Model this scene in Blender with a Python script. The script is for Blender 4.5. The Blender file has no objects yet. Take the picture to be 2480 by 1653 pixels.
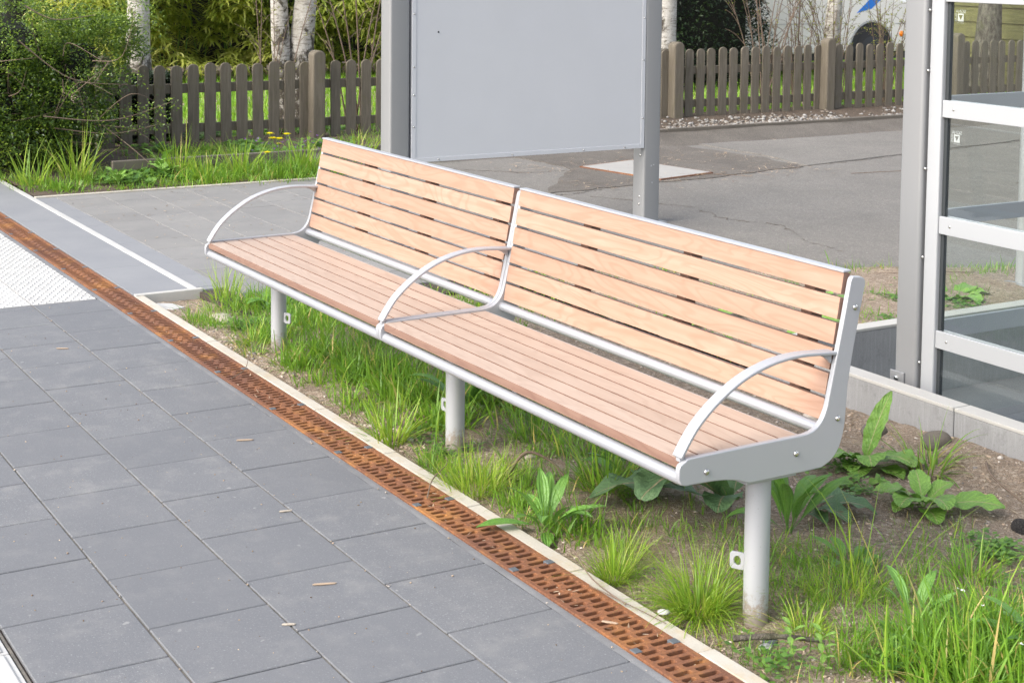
import bpy, bmesh, math, random
import numpy as np
from mathutils import Vector, Matrix, Quaternion
R = math.radians
rng = np.random.default_rng(7)
random.seed(7)
sc = bpy.context.scene
col = sc.collection

# ------------------------------------------------------------------ helpers
def tag(o, label=None, cat=None, group=None, kind=None):
    if label: o['label'] = label
    if cat: o['category'] = cat
    if group: o['group'] = group
    if kind: o['kind'] = kind
    return o

def empty(name, loc, label, cat, group=None, rz=0.0):
    o = bpy.data.objects.new(name, None); col.objects.link(o)
    o.empty_display_size = .05
    o.location = loc; o.rotation_euler = (0, 0, rz)
    return tag(o, label, cat, group)

class MB:
    """collects shapes for ONE mesh object"""
    def __init__(s): s.v = []; s.f = []; s.mi = []; s.cur = 0
    def add(s, vs, fs):
        n = len(s.v); s.v += [tuple(float(c) for c in p) for p in vs]
        s.f += [tuple(i + n for i in f) for f in fs]; s.mi += [s.cur] * len(fs)
    def box(s, x0, x1, y0, y1, z0, z1):
        s.add([(x0,y0,z0),(x1,y0,z0),(x1,y1,z0),(x0,y1,z0),(x0,y0,z1),(x1,y0,z1),(x1,y1,z1),(x0,y1,z1)],
              [(0,3,2,1),(4,5,6,7),(0,1,5,4),(1,2,6,5),(2,3,7,6),(3,0,4,7)])
    def prism(s, poly, axis, a, b):
        """poly of 2D points (CCW seen from +axis), extruded along axis from a to b"""
        n = len(poly)
        def P(q, t):
            return (t, q[0], q[1]) if axis == 0 else ((q[0], t, q[1]) if axis == 1 else (q[0], q[1], t))
        vs = [P(q, a) for q in poly] + [P(q, b) for q in poly]
        fs = [tuple(range(n))[::-1], tuple(range(n, 2*n))] + [(i, (i+1) % n, n+(i+1) % n, n+i) for i in range(n)]
        if axis == 1: fs = [f[::-1] for f in fs]
        s.add(vs, fs)
    def tube(s, path, rad, n=8, caps=True):
        path = [Vector(p) for p in path]; m = len(path)
        rad = [rad]*m if isinstance(rad, (int, float)) else rad
        up = None; vs = []
        for i, p in enumerate(path):
            t = (path[min(i+1, m-1)] - path[max(i-1, 0)])
            t = t.normalized() if t.length > 1e-9 else Vector((0,0,1))
            if up is None:
                up = t.orthogonal().normalized()
            up = (up - t*up.dot(t))
            up = up.normalized() if up.length > 1e-6 else t.orthogonal().normalized()
            w = t.cross(up)
            for k in range(n):
                a = 2*math.pi*k/n
                vs.append(p + (up*math.cos(a) + w*math.sin(a))*rad[i])
        fs = []
        for i in range(m-1):
            for k in range(n):
                fs.append((i*n+k, i*n+(k+1) % n, (i+1)*n+(k+1) % n, (i+1)*n+k))
        if caps: fs += [tuple(range(n))[::-1], tuple(range((m-1)*n, m*n))]
        s.add(vs, fs)
    def dome(s, c, ax, r, h, n=10):
        ax = Vector(ax).normalized(); u = ax.orthogonal().normalized(); w = ax.cross(u); c = Vector(c)
        vs = []; prof = [(1, 0), (1, .35), (.8, .8), (.45, 1)]
        for q, hh in prof:
            for k in range(n):
                a = 2*math.pi*k/n; vs.append(c + (u*math.cos(a)+w*math.sin(a))*r*q + ax*h*hh)
        fs = [(i*n+k, i*n+(k+1) % n, (i+1)*n+(k+1) % n, (i+1)*n+k) for i in range(3) for k in range(n)]
        fs.append(tuple(range(3*n, 4*n)))
        s.add(vs, fs)
    def build(s, name, mats, parent=None, smooth=None, bevel=0, seg=2, loc=None):
        me = bpy.data.meshes.new(name); me.from_pydata(s.v, [], s.f)
        mats = mats if isinstance(mats, (list, tuple)) else [mats]
        for m in mats: me.materials.append(m)
        if len(mats) > 1: me.polygons.foreach_set('material_index', s.mi)
        bm = bmesh.new(); bm.from_mesh(me); bmesh.ops.recalc_face_normals(bm, faces=bm.faces); bm.to_mesh(me); bm.free()
        o = bpy.data.objects.new(name, me); col.objects.link(o)
        if smooth is not None:
            me.polygons.foreach_set('use_smooth', [True]*len(me.polygons))
            me.set_sharp_from_angle(angle=R(smooth))
        if bevel:
            b = o.modifiers.new('edge', 'BEVEL'); b.width = bevel; b.segments = seg; b.limit_method = 'ANGLE'; b.angle_limit = R(35)
            b.harden_normals = False
        if parent: o.parent = parent
        if loc: o.location = loc
        return o

def qmesh(name, V, F, mat, parent=None, attrs=None, smooth=True, uv=None, loc=None):
    """fast mesh of quads from numpy arrays"""
    V = np.asarray(V, np.float32).reshape(-1, 3); F = np.asarray(F, np.int32)
    me = bpy.data.meshes.new(name)
    me.vertices.add(len(V)); me.vertices.foreach_set('co', V.ravel())
    k = F.shape[1]
    me.loops.add(F.size); me.loops.foreach_set('vertex_index', F.ravel())
    me.polygons.add(len(F)); me.polygons.foreach_set('loop_start', np.arange(0, F.size, k, dtype=np.int32))
    me.update(calc_edges=True)
    me.polygons.foreach_set('use_smooth', np.full(len(F), smooth))
    for n, a in (attrs or {}).items():
        at = me.attributes.new(n, 'FLOAT', 'POINT'); at.data.foreach_set('value', np.asarray(a, np.float32).ravel())
    if uv is not None:
        l = me.uv_layers.new(name='UVMap'); l.data.foreach_set('uv', np.asarray(uv, np.float32)[F.ravel()].ravel())
    me.materials.append(mat)
    o = bpy.data.objects.new(name, me); col.objects.link(o)
    if parent: o.parent = parent
    if loc: o.location = loc
    return o

def copy_tree(o, parent=None):
    c = o.copy(); col.objects.link(c)
    if parent: c.parent = parent
    for ch in list(o.children): copy_tree(ch, c)
    return c

# numpy value noise
_tab = rng.random((256, 256))
def vnoise(x, y):
    xi = np.floor(x).astype(int); yi = np.floor(y).astype(int); fx = x-xi; fy = y-yi
    fx = fx*fx*(3-2*fx); fy = fy*fy*(3-2*fy)
    g = lambda a, b: _tab[a % 256, b % 256]
    return (g(xi,yi)*(1-fx)+g(xi+1,yi)*fx)*(1-fy)+(g(xi,yi+1)*(1-fx)+g(xi+1,yi+1)*fx)*fy
def fbm(x, y, o=4):
    s = 0; a = .5
    for i in range(o): s = s + a*(vnoise(x*2**i+17.3*i, y*2**i+5.1*i)-.5)*2; a *= .5
    return s

# ------------------------------------------------------------------ materials
class T:
    def __init__(s, name):
        s.m = bpy.data.materials.new(name); s.m.use_nodes = True; s.t = s.m.node_tree; s.n = s.t.nodes
        s.b = s.n['Principled BSDF']; s.out = s.n['Material Output']
    def N(s, typ, **kw):
        nd = s.n.new('ShaderNode'+typ)
        for k, v in kw.items():
            if k.startswith('i_'):
                key = k[2:].replace('_', ' ')
                nd.inputs[int(key) if key.isdigit() else key].default_value = v
            else: setattr(nd, k, v)
        return nd
    def L(s, a, b): s.t.links.new(a, b)
    def coord(s, kind='Object', scale=(1,1,1), rnd=False):
        tc = s.N('TexCoord'); mp = s.N('Mapping'); mp.inputs['Scale'].default_value = scale
        s.L(tc.outputs[kind], mp.inputs['Vector'])
        if rnd:
            g = s.N('NewGeometry'); cm = s.N('CombineXYZ'); mu = s.N('Math', operation='MULTIPLY', i_1=37.0)
            s.L(g.outputs['Random Per Island'], mu.inputs[0])
            for i in range(3): s.L(mu.outputs[0], cm.inputs[i])
            ad = s.N('VectorMath', operation='ADD'); s.L(mp.outputs[0], ad.inputs[0]); s.L(cm.outputs[0], ad.inputs[1])
            return ad.outputs[0]
        return mp.outputs[0]
    def noise(s, vec, scale, detail=6, rough=.6, dist=0):
        nd = s.N('TexNoise', i_Scale=scale, i_Detail=detail, i_Roughness=rough, i_Distortion=dist); s.L(vec, nd.inputs['Vector']); return nd.outputs['Fac']
    def ramp(s, fac, stops, interp='LINEAR'):
        r = s.N('ValToRGB'); r.color_ramp.interpolation = interp; cr = r.color_ramp
        while len(cr.elements) < len(stops): cr.elements.new(.5)
        for e, (p, c) in zip(cr.elements, stops):
            e.position = p; e.color = (*c, 1) if len(c) == 3 else c
        s.L(fac, r.inputs[0]); return r.outputs[0]
    def mix(s, fac, a, b, mode='MIX'):
        m = s.N('Mix', data_type='RGBA', blend_type=mode)
        for v, i in ((fac, 0), (a, 6), (b, 7)):
            if isinstance(v, (int, float)): m.inputs[i].default_value = v
            elif isinstance(v, tuple): m.inputs[i].default_value = (*v, 1)
            else: s.L(v, m.inputs[i])
        return m.outputs[2]
    def rng(s, fac, a, b, c, d):
        m = s.N('MapRange'); s.L(fac, m.inputs[0])
        for i, v in enumerate((a, b, c, d)): m.inputs[i+1].default_value = v
        return m.outputs[0]
    def color(s, c):
        if isinstance(c, tuple): s.b.inputs['Base Color'].default_value = (*c, 1)
        else: s.L(c, s.b.inputs['Base Color'])
        return s
    def set(s, **kw):
        for k, v in kw.items(): s.b.inputs[k.replace('_', ' ')].default_value = v
        return s
    def bump(s, fac, dist=.002, strength=1.0):
        b = s.N('Bump', i_Strength=strength, i_Distance=dist); s.L(fac, b.inputs['Height']); s.L(b.outputs[0], s.b.inputs['Normal']); return s
    def isl(s): return s.N('NewGeometry').outputs['Random Per Island']
    def attr(s, n): a = s.N('Attribute', attribute_name=n); return a.outputs['Fac']
    def translucent(s, colr, f):
        tr = s.N('BsdfTranslucent'); mx = s.N('MixShader'); mx.inputs[0].default_value = f
        if isinstance(colr, tuple): tr.inputs['Color'].default_value = (*colr, 1)
        else: s.L(colr, tr.inputs['Color'])
        s.L(s.b.outputs[0], mx.inputs[1]); s.L(tr.outputs[0], mx.inputs[2]); s.L(mx.outputs[0], s.out.inputs['Surface']); return s

def m_paint(name, c, rough=.45, metal=0.0, fleck=.03):
    t = T(name); v = t.coord('Object')
    n = t.noise(v, 3, 4); n2 = t.noise(v, 900, 2)
    cc = t.mix(t.rng(n, .3, .7, 0, .5), c, tuple(x*.93 for x in c))
    cc = t.mix(t.rng(n2, .35, .7, 0, fleck*4), cc, tuple(min(1, x*1.25) for x in c))
    t.color(cc); t.set(Roughness=rough, Metallic=metal); t.bump(n2, .0002, .25)
    return t.m
M = {}
M['metal'] = m_paint('light_grey_powder_coat', (.425, .432, .452), .38, .25)
t = T('leg_powder_coat'); v = t.coord('Object'); n = t.noise(v, 3, 4); n2 = t.noise(v, 45, 5, .8); c = t.mix(t.rng(n, .3, .7, 0, .5), (.425, .432, .452), (.39, .40, .415))
sx = t.N('SeparateXYZ'); t.L(v, sx.inputs[0]); ad = t.N('Math', operation='ADD'); t.L(t.rng(sx.outputs[2], -.01, .10, .30, -.12), ad.inputs[0]); t.L(n2, ad.inputs[1])
c = t.mix(t.rng(ad.outputs[0], .56, .70, 0, .75), c, (.27, .21, .155)); c = t.mix(t.rng(t.noise(v, 160, 2), .70, .76, 0, .6), c, (.22, .21, .2)); t.color(c).set(Roughness=.42, Metallic=.2); M['leg'] = t.m
M['tube'] = m_paint('silver_powder_coat', (.44, .448, .47), .30, .45)
M['post'] = m_paint('mid_grey_powder_coat', (.26, .262, .265), .42, .2)
M['panel'] = m_paint('blue_grey_sheet', (.52, .528, .55), .5, 0)
M['alu'] = m_paint('pale_aluminium', (.415, .425, .44), .4, .2)
M['shpost'] = m_paint('shelter_grey_coat', (.275, .278, .285), .4, .3)
t = T('stainless'); t.color((.62, .61, .58)).set(Metallic=1, Roughness=.25); M['steel'] = t.m
t = T('rubber_seal'); t.color((.03, .035, .038)).set(Roughness=.6); M['rubber'] = t.m

def m_wood(name, base, dark, light, grain=(2.2, 14, 14), fig=1.0):
    t = T(name); v = t.coord('Object', grain, True)
    w = t.noise(v, 1.6, 3, .5, 1.6)
    cn = t.noise(t.coord('Object', (1.5, 9, 9), True), 1.0, 2, .45, .7)
    mu = t.N('Math', operation='MULTIPLY', i_1=85.0); t.L(cn, mu.inputs[0]); si = t.N('Math', operation='SINE'); t.L(mu.outputs[0], si.inputs[0])
    wave = t.N('TexWave', wave_type='BANDS', bands_direction='Z', i_Scale=.55, i_Distortion=5.0, i_Detail=2.0, i_Detail_Scale=.7)
    t.L(v, wave.inputs['Vector'])
    fine = t.noise(t.coord('Object', (6, 260, 260), True), 1.0, 4, .7)
    c = t.mix(t.rng(w, .25, .75, 0, 1), base, light)
    c = t.mix(t.rng(wave.outputs['Fac'], .55, 1, 0, .3*fig), c, dark); c = t.mix(t.rng(si.outputs[0], .2, 1, 0, .42*fig), c, dark)
    c = t.mix(t.rng(fine, .45, .8, 0, .35), c, dark)
    i = t.isl(); c = t.mix(t.rng(i, 0, 1, 0, .28), c, tuple(x*.82 for x in dark))
    t.color(c).set(Roughness=.55); t.bump(fine, .0004, .5); return t.m
M['seatwood'] = m_wood('weathered_pink_hardwood', (.462, .352, .278), (.34, .238, .18), (.51, .405, .33), fig=.8)
M['backwood'] = m_wood('oiled_peach_hardwood', (.40, .242, .170), (.30, .165, .105), (.44, .295, .22), fig=1.0)
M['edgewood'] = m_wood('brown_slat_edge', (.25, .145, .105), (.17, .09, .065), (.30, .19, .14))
M['batten'] = m_wood('brown_batten_wood', (.17, .085, .055), (.09, .04, .025), (.24, .13, .085))

t = T('slate_grey_paver'); v = t.coord('Object')
n = t.noise(v, 2.2, 6, .65); sp = t.noise(v, 420, 3, .8); sp2 = t.noise(v, 160, 2, .6); st = t.noise(v, 9, 5, .7)
c = t.mix(t.rng(n, .3, .7, 0, 1), (.152, .157, .167), (.198, .20, .205))
c = t.mix(t.rng(sp, .42, .62, 0, .6), c, (.085, .088, .096)); c = t.mix(t.rng(sp2, .60, .70, 0, .6), c, (.36, .36, .36)); c = t.mix(t.rng(t.noise(v, 75, 3, .7), .52, .68, 0, .3), c, (.115, .118, .125))
c = t.mix(t.rng(st, .50, .72, 0, .5), c, (.27, .265, .252))
st2 = t.noise(v, 4.3, 4, .8); c = t.mix(t.rng(st2, .6, .75, 0, .35), c, (.13, .135, .15))
spots = t.noise(v, 26, 1, .4); c = t.mix(t.rng(spots, .765, .79, 0, .5), c, (.42, .41, .39))
i = t.isl(); c = t.mix(t.rng(i, 0, 1, 0, .6), c, (.132, .136, .145))
t.color(c).set(Roughness=.78); t.bump(sp, .0006, .7); M['tile'] = t.m

t = T('grey_platform_slab'); v = t.coord('Object'); n = t.noise(v, 3, 5); sp = t.noise(v, 420, 3, .8)
c = t.mix(t.rng(n, .3, .7, 0, 1), (.205, .21, .222), (.24, .243, .25)); c = t.mix(t.rng(sp, .5, .64, 0, .35), c, (.16, .165, .18))
t.color(c).set(Roughness=.8); t.bump(sp, .0005, .5); M['slab'] = t.m
t = T('warm_grey_paver'); v = t.coord('Object'); n = t.noise(v, 3, 6, .7); sp = t.noise(v, 300, 3, .8)
c = t.mix(t.rng(n, .3, .7, 0, 1), (.20, .197, .193), (.26, .25, .235)); c = t.mix(t.rng(sp, .5, .66, 0, .4), c, (.14, .135, .13))
i = t.isl(); c = t.mix(t.rng(i, 0, 1, 0, .45), c, (.165, .16, .155))
t.color(c).set(Roughness=.85); t.bump(sp, .0006, .6); M['paver'] = t.m
t = T('white_concrete'); v = t.coord('Object'); n = t.noise(v, 6, 6, .7); sp = t.noise(v, 200, 2)
c = t.mix(t.rng(n, .35, .75, 0, 1), (.48, .475, .455), (.40, .39, .375)); c = t.mix(t.rng(sp, .62, .75, 0, .3), c, (.5, .49, .47))
t.color(c).set(Roughness=.75); t.bump(sp, .0004, .4); M['white'] = t.m

def m_conc(name, a, b, dark, streak=False, stain=None):
    t = T(name); v = t.coord('Object'); n = t.noise(v, 5, 6, .7); sp = t.noise(v, 260, 3, .8)
    c = t.mix(t.rng(n, .3, .7, 0, 1), a, b); c = t.mix(t.rng(sp, .52, .68, 0, .5), c, dark)
    if streak:
        v2 = t.coord('Object', (30, 30, 2.5)); s2 = t.noise(v2, 3, 5, .75)
        c = t.mix(t.rng(s2, .48, .72, 0, .3), c, tuple(min(1, x*1.5) for x in a))
        s3 = t.noise(v, 14, 5, .8); c = t.mix(t.rng(s3, .55, .75, 0, .6), c, dark)
    if stain:
        s4 = t.noise(v, 4, 5, .8); c = t.mix(t.rng(s4, .5, .68, 0, .7), c, stain)
    vo = t.N('TexVoronoi', i_Scale=70); t.L(v, vo.inputs['Vector'])
    c = t.mix(t.rng(vo.outputs['Distance'], .0, .09, .5, 0), c, dark)
    t.color(c).set(Roughness=.85); t.bump(sp, .0008, .6); return t.m
M['kerb'] = m_conc('pale_kerb_concrete', (.52, .49, .43), (.42, .385, .32), (.30, .27, .21), stain=(.45, .34, .19))
M['wall'] = m_conc('streaked_concrete', (.30, .30, .305), (.25, .25, .25), (.13, .13, .13), streak=True)
M['walltop'] = m_conc('smooth_concrete_cap', (.47, .455, .425), (.42, .41, .385), (.35, .335, .31))
M['coverc'] = m_conc('cover_concrete', (.36, .345, .32), (.31, .30, .28), (.24, .23, .21))
M['edging'] = m_conc('old_edging_concrete', (.16, .138, .112), (.11, .095, .075), (.055, .045, .035))
M['mortar'] = m_conc('mortar_strip', (.25, .25, .25), (.16, .16, .165), (.08, .08, .08))

t = T('joint_sand'); v = t.coord('Object'); n = t.noise(v, 14, 5, .8); sp = t.noise(v, 600, 2)
c = t.mix(t.rng(n, .35, .65, 0, 1), (.20, .178, .145), (.085, .08, .072)); c = t.mix(t.rng(sp, .5, .7, 0, .7), c, (.30, .265, .215))
t.color(c).set(Roughness=.95); t.bump(sp, .001); M['sand'] = t.m

t = T('asphalt'); v = t.coord('Object'); n = t.noise(v, 1.1, 6, .7); sp = t.noise(v, 170, 3, .85); n3 = t.noise(v, 7, 5, .7)
vo = t.N('TexVoronoi', i_Scale=120); t.L(v, vo.inputs['Vector'])
c = t.mix(t.rng(n, .3, .7, 0, 1), (.165, .152, .134), (.232, .215, .19)); c = t.mix(t.rng(t.noise(v, 34, 4, .8), .45, .65, 0, .45), c, (.11, .10, .088)); c = t.mix(t.rng(t.noise(v, 62, 3, .8), .56, .66, 0, .5), c, (.33, .31, .28)); c = t.mix(t.rng(n3, .5, .75, 0, .6), c, (.145, .136, .125))
c = t.mix(t.rng(sp, .48, .62, 0, .6), c, (.085, .08, .074)); c = t.mix(t.rng(vo.outputs['Color'], .8, .95, 0, .6), c, (.34, .325, .30))
t.color(c).set(Roughness=.9); t.bump(sp, .003, .9); M['asphalt'] = t.m
t = T('old_dark_asphalt'); v = t.coord('Object'); n = t.noise(v, 2.5, 6, .75); sp = t.noise(v, 120, 3, .85)
c = t.mix(t.rng(n, .35, .65, 0, 1), (.115, .10, .084), (.17, .15, .127)); c = t.mix(t.rng(sp, .48, .6, 0, .7), c, (.05, .045, .04))
t.color(c).set(Roughness=.95); t.bump(sp, .004, 1); M['oldasphalt'] = t.m

t = T('sandy_soil'); v = t.coord('Object'); n = t.noise(v, 2.3, 6, .7); n2 = t.noise(v, 16, 6, .8); sp = t.noise(v, 190, 4, .85)
vo = t.N('TexVoronoi', i_Scale=95); t.L(v, vo.inputs['Vector'])
c = t.mix(t.rng(n, .35, .65, 0, 1), (.56, .435, .32), (.44, .335, .24)); c = t.mix(t.rng(n2, .42, .68, 0, .5), c, (.22, .162, .115))
c = t.mix(t.rng(sp, .45, .57, 0, .7), c, (.13, .096, .07)); c = t.mix(t.rng(vo.outputs['Color'], .58, .85, 0, .8), c, (.56, .46, .36)); c = t.mix(t.rng(t.noise(v, 55, 4, .8), .52, .66, 0, .6), c, (.13, .095, .07))
t.color(c).set(Roughness=.97); t.bump(sp, .012, 1); M['soil'] = t.m
t = T('leaf_mould_soil'); v = t.coord('Object'); n2 = t.noise(v, 14, 6, .8); sp = t.noise(v, 110, 4, .85)
c = t.mix(t.rng(n2, .4, .65, 0, 1), (.115, .082, .055), (.045, .033, .024)); c = t.mix(t.rng(sp, .5, .66, 0, .6), c, (.24, .18, .13))
t.color(c).set(Roughness=.97); t.bump(sp, .008, 1); M['mould'] = t.m
t = T('pebble_mix'); i = t.isl(); v = t.coord('Object'); sp = t.noise(v, 300, 3)
c = t.ramp(i, [(0, (.20, .16, .12)), (.25, (.46, .35, .25)), (.45, (.34, .27, .21)), (.6, (.58, .50, .42)), (.8, (.12, .115, .115)), (.9, (.64, .57, .50)), (1, (.38, .25, .17))])
c = t.mix(t.rng(sp, .4, .7, 0, .35), c, (.2, .16, .12)); t.color(c).set(Roughness=.85); M['pebble'] = t.m
t = T('white_gravel'); i = t.isl()
t.color(t.ramp(i, [(0, (.31, .30, .275)), (.35, (.20, .18, .16)), (.55, (.40, .39, .37)), (.7, (.11, .09, .07)), (.88, (.25, .21, .17)), (1, (.08, .065, .05))])).set(Roughness=.8); M['gravel'] = t.m
t = T('straw_litter'); i = t.isl()
t.color(t.ramp(i, [(0, (.10, .065, .042)), (.35, (.22, .15, .095)), (.6, (.40, .30, .20)), (.8, (.55, .43, .31)), (1, (.17, .09, .055))])).set(Roughness=.85); M['litter'] = t.m
t = T('bare_twig'); v = t.coord('Object'); n = t.noise(v, 40, 4); t.color(t.mix(n, (.10, .07, .05), (.22, .16, .115))).set(Roughness=.85); M['twig'] = t.m

t = T('rusted_cast_iron'); v = t.N('NewGeometry').outputs['Position']; n = t.noise(v, 7, 6, .75); n2 = t.noise(v, 60, 5, .8); n3 = t.noise(v, 420, 3)
c = t.mix(t.rng(n, .35, .65, 0, 1), (.25, .098, .042), (.33, .135, .046)); c = t.mix(t.rng(n2, .42, .7, 0, .8), c, (.085, .038, .025))
c = t.mix(t.rng(t.noise(v, 1.7, 3, .6), .40, .62, .75, 0), c, (.135, .058, .036)); c = t.mix(t.rng(t.noise(v, 4.1, 4, .7), .54, .70, 0, .75), c, (.40, .18, .045)); c = t.mix(t.rng(n3, .5, .66, 0, .6), c, (.08, .036, .022))
t.color(c).set(Roughness=.85); t.bump(n2, .0012, .7); M['rust'] = t.m
t = T('drain_bed_silt'); v = t.coord('Object'); n = t.noise(v, 40, 4, .8); t.color(t.mix(n, (.07, .035, .02), (.16, .09, .045))).set(Roughness=.95); M['silt'] = t.m
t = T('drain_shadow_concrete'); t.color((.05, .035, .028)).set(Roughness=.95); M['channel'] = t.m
t = T('slate_plastic'); t.color((.10, .112, .125)).set(Roughness=.6); M['lock'] = t.m

t = T('weathered_fence_wood'); v = t.coord('Object', (30, 30, 2.4), True); n = t.noise(v, 1.4, 6, .7, .8); v2 = t.coord('Object'); g = t.noise(v2, 9, 5, .75); i = t.isl()
c = t.mix(t.rng(n, .3, .7, 0, 1), (.088, .073, .052), (.20, .172, .132)); c = t.mix(t.rng(i, 0, 1, 0, .45), c, (.128, .108, .078))
c = t.mix(t.rng(g, .54, .75, 0, .6), c, (.125, .118, .05)); t.color(c).set(Roughness=.9); t.bump(n, .002, .6); M['fence'] = t.m
t = T('mossy_fence_boards'); v = t.coord('Object', (2, 30, 26), True); n = t.noise(v, 1.5, 6, .7); g = t.noise(t.coord('Object'), 5, 5, .75)
c = t.mix(t.rng(n, .3, .7, 0, 1), (.13, .125, .04), (.21, .20, .075)); c = t.mix(t.rng(g, .5, .7, 0, .6), c, (.085, .075, .04)); t.color(c).set(Roughness=.9); t.bump(n, .002, .5); M['mossboard'] = t.m

t = T('birch_bark'); v = t.coord('Object'); vb = t.coord('Object', (5, 5, 42)); n = t.noise(vb, 1.6, 5, .75, .4); b = t.noise(v, 5.5, 5, .75, .6); f = t.noise(v, 60, 4, .8)
c = t.mix(t.rng(t.noise(v, 9, 4), .35, .7, 0, 1), (.56, .53, .485), (.38, .35, .30)); c = t.mix(t.rng(n, .52, .60, 0, .85), c, (.15, .125, .105))
sx = t.N('SeparateXYZ'); t.L(t.N('TexCoord').outputs['Object'], sx.inputs[0]); hz = t.rng(sx.outputs[2], 0.0, 1.4, .17, -.03)
ad = t.N('Math', operation='ADD'); t.L(b, ad.inputs[0]); t.L(hz, ad.inputs[1])
c = t.mix(t.rng(ad.outputs[0], .545, .62, 0, 1), c, (.058, .046, .036)); c = t.mix(t.rng(f, .50, .66, 0, .6), c, (.17, .165, .085))
t.color(c).set(Roughness=.85); t.bump(ad.outputs[0], .012, .8); M['birch'] = t.m
t = T('rough_bark'); v = t.coord('Object', (9, 9, 3)); n = t.noise(v, 2.2, 6, .8); c = t.mix(t.rng(n, .4, .62, 0, 1), (.055, .045, .035), (.21, .19, .15))
c = t.mix(t.rng(t.noise(t.coord('Object'), 6, 4), .56, .7, 0, .8), c, (.10, .11, .04)); t.color(c).set(Roughness=.95); t.bump(n, .03, 1); M['bark'] = t.m

def m_leaf(name, stops, rough=.5, trans=.35, tcol=None, spec=.5):
    t = T(name); a = t.attr('tone'); c = t.ramp(a, stops)
    v = t.coord('Object'); n = t.noise(v, 30, 2); c = t.mix(t.rng(n, .3, .7, 0, .12), c, tuple(x*.7 for x in stops[0][1]))
    t.color(c).set(Roughness=rough); t.b.inputs['Specular IOR Level'].default_value = spec
    tc = t.mix(.5, c, tcol or tuple(min(1, x*1.6) for x in stops[-1][1]))
    t.translucent(tc, trans); return t.m
M['grass'] = m_leaf('fresh_grass', [(0, (.065, .155, .024)), (.35, (.135, .285, .03)), (.7, (.22, .415, .036)), (.93, (.37, .48, .06)), (.965, (.55, .43, .17)), (1, (.6, .42, .14))], .45, .4, (.42, .62, .05))
M['finegrass'] = m_leaf('fine_bright_grass', [(0, (.13, .25, .03)), (.5, (.265, .445, .04)), (.93, (.43, .52, .07)), (1, (.58, .45, .18))], .45, .42, (.5, .66, .06))
M['lawn'] = m_leaf('lawn_blades', [(0, (.11, .26, .018)), (.5, (.19, .38, .025)), (1, (.29, .47, .04))], .55, .35)
M['dryblade'] = m_leaf('dry_blades', [(0, (.16, .10, .06)), (.4, (.34, .24, .14)), (.75, (.56, .44, .29)), (1, (.66, .55, .40))], .7, .2)
M['shrubleaf'] = m_leaf('glossy_shrub_leaf', [(0, (.030, .058, .022)), (.45, (.075, .13, .030)), (.72, (.18, .29, .036)), (1, (.36, .47, .05))], .32, .3, (.26, .42, .03), .6)
M['bamboo'] = m_leaf('bamboo_leaf', [(0, (.11, .17, .035)), (.3, (.32, .39, .08)), (.65, (.58, .61, .15)), (1, (.78, .75, .30))], .38, .5, (.8, .88, .16), .6)
M['conifer'] = m_leaf('dark_hedge_leaf', [(0, (.008, .017, .009)), (.6, (.018, .038, .016)), (1, (.04, .075, .022))], .5, .15)
M['bud'] = m_leaf('spring_bud', [(0, (.17, .19, .03)), (1, (.34, .36, .07))], .6, .4)
M['clover'] = m_leaf('small_weed_leaf', [(0, (.07, .17, .035)), (1, (.19, .34, .06))], .55, .3)
M['petal'] = m_leaf('yellow_petal', [(0, (.88, .76, .006)), (1, (.95, .88, .02))], .6, .3, (1, .9, .0))
M['purple'] = m_leaf('purple_petal', [(0, (.16, .07, .25)), (1, (.28, .13, .40))], .6, .2)
M['whitepetal'] = m_leaf('white_petal', [(0, (.75, .75, .75)), (1, (.9, .9, .9))], .6, .3)

def m_veined(name, base, edge, rib, nv, par=False, brown=0.0, rough=.42):
    t = T(name); uv = t.N('UVMap'); sp = t.N('SeparateXYZ'); t.L(uv.outputs[0], sp.inputs[0])
    u, v = sp.outputs[0], sp.outputs[1]                       # u across -1..1 mapped 0..1, v along
    def math(op, a, b=None):
        m = t.N('Math', operation=op)
        for i, x in enumerate((a, b)):
            if x is None: continue
            if isinstance(x, (int, float)): m.inputs[i].default_value = x
            else: t.L(x, m.inputs[i])
        return m.outputs[0]
    au = math('ABSOLUTE', math('SUBTRACT', u, .5))
    obj = t.coord('Object'); n = t.noise(obj, 22, 4, .7); oi = t.N('ObjectInfo').outputs['Random']; a = t.attr('tone')
    c = t.mix(t.rng(n, .3, .7, 0, 1), base, edge); c = t.mix(t.rng(a, 0, 1, 0, .55), c, tuple(min(1, x*1.75) for x in edge))
    if par: s = math('SINE', math('MULTIPLY', u, nv*6.283))
    else: s = math('SINE', math('MULTIPLY', math('ADD', math('SUBTRACT', v, math('MULTIPLY', au, .55)), math('MULTIPLY', t.noise(obj, 30, 2), .12)), nv*6.283))
    c = t.mix(t.rng(s, .80, 1, 0, .34), c, tuple(min(1, x*1.8) for x in edge))
    vn = t.N('TexVoronoi', feature='DISTANCE_TO_EDGE', i_Scale=110); t.L(obj, vn.inputs['Vector']); c = t.mix(t.rng(vn.outputs['Distance'], .0, .12, .35, 0), c, tuple(x*.6 for x in base)) if not par else c
    if brown:
        c = t.mix(t.rng(t.noise(obj, 13, 5, .8), .61, .70, 0, brown), c, (.17, .09, .045))
    c = t.mix(t.rng(au, .0, .035, 1, 0), c, rib)
    t.color(c).set(Roughness=rough)
    n9 = t.noise(obj, 70, 3, .7); h = math('ADD', math('ADD', math('MULTIPLY', s, .12), n), n9); t.bump(h, .006, .8)
    t.translucent(t.mix(.5, c, (.18, .34, .05)), .22); return t.m
M['dock'] = m_veined('dock_leaf', (.085, .165, .075), (.125, .215, .09), (.42, .30, .20), 11, brown=.9, rough=.6)
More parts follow.
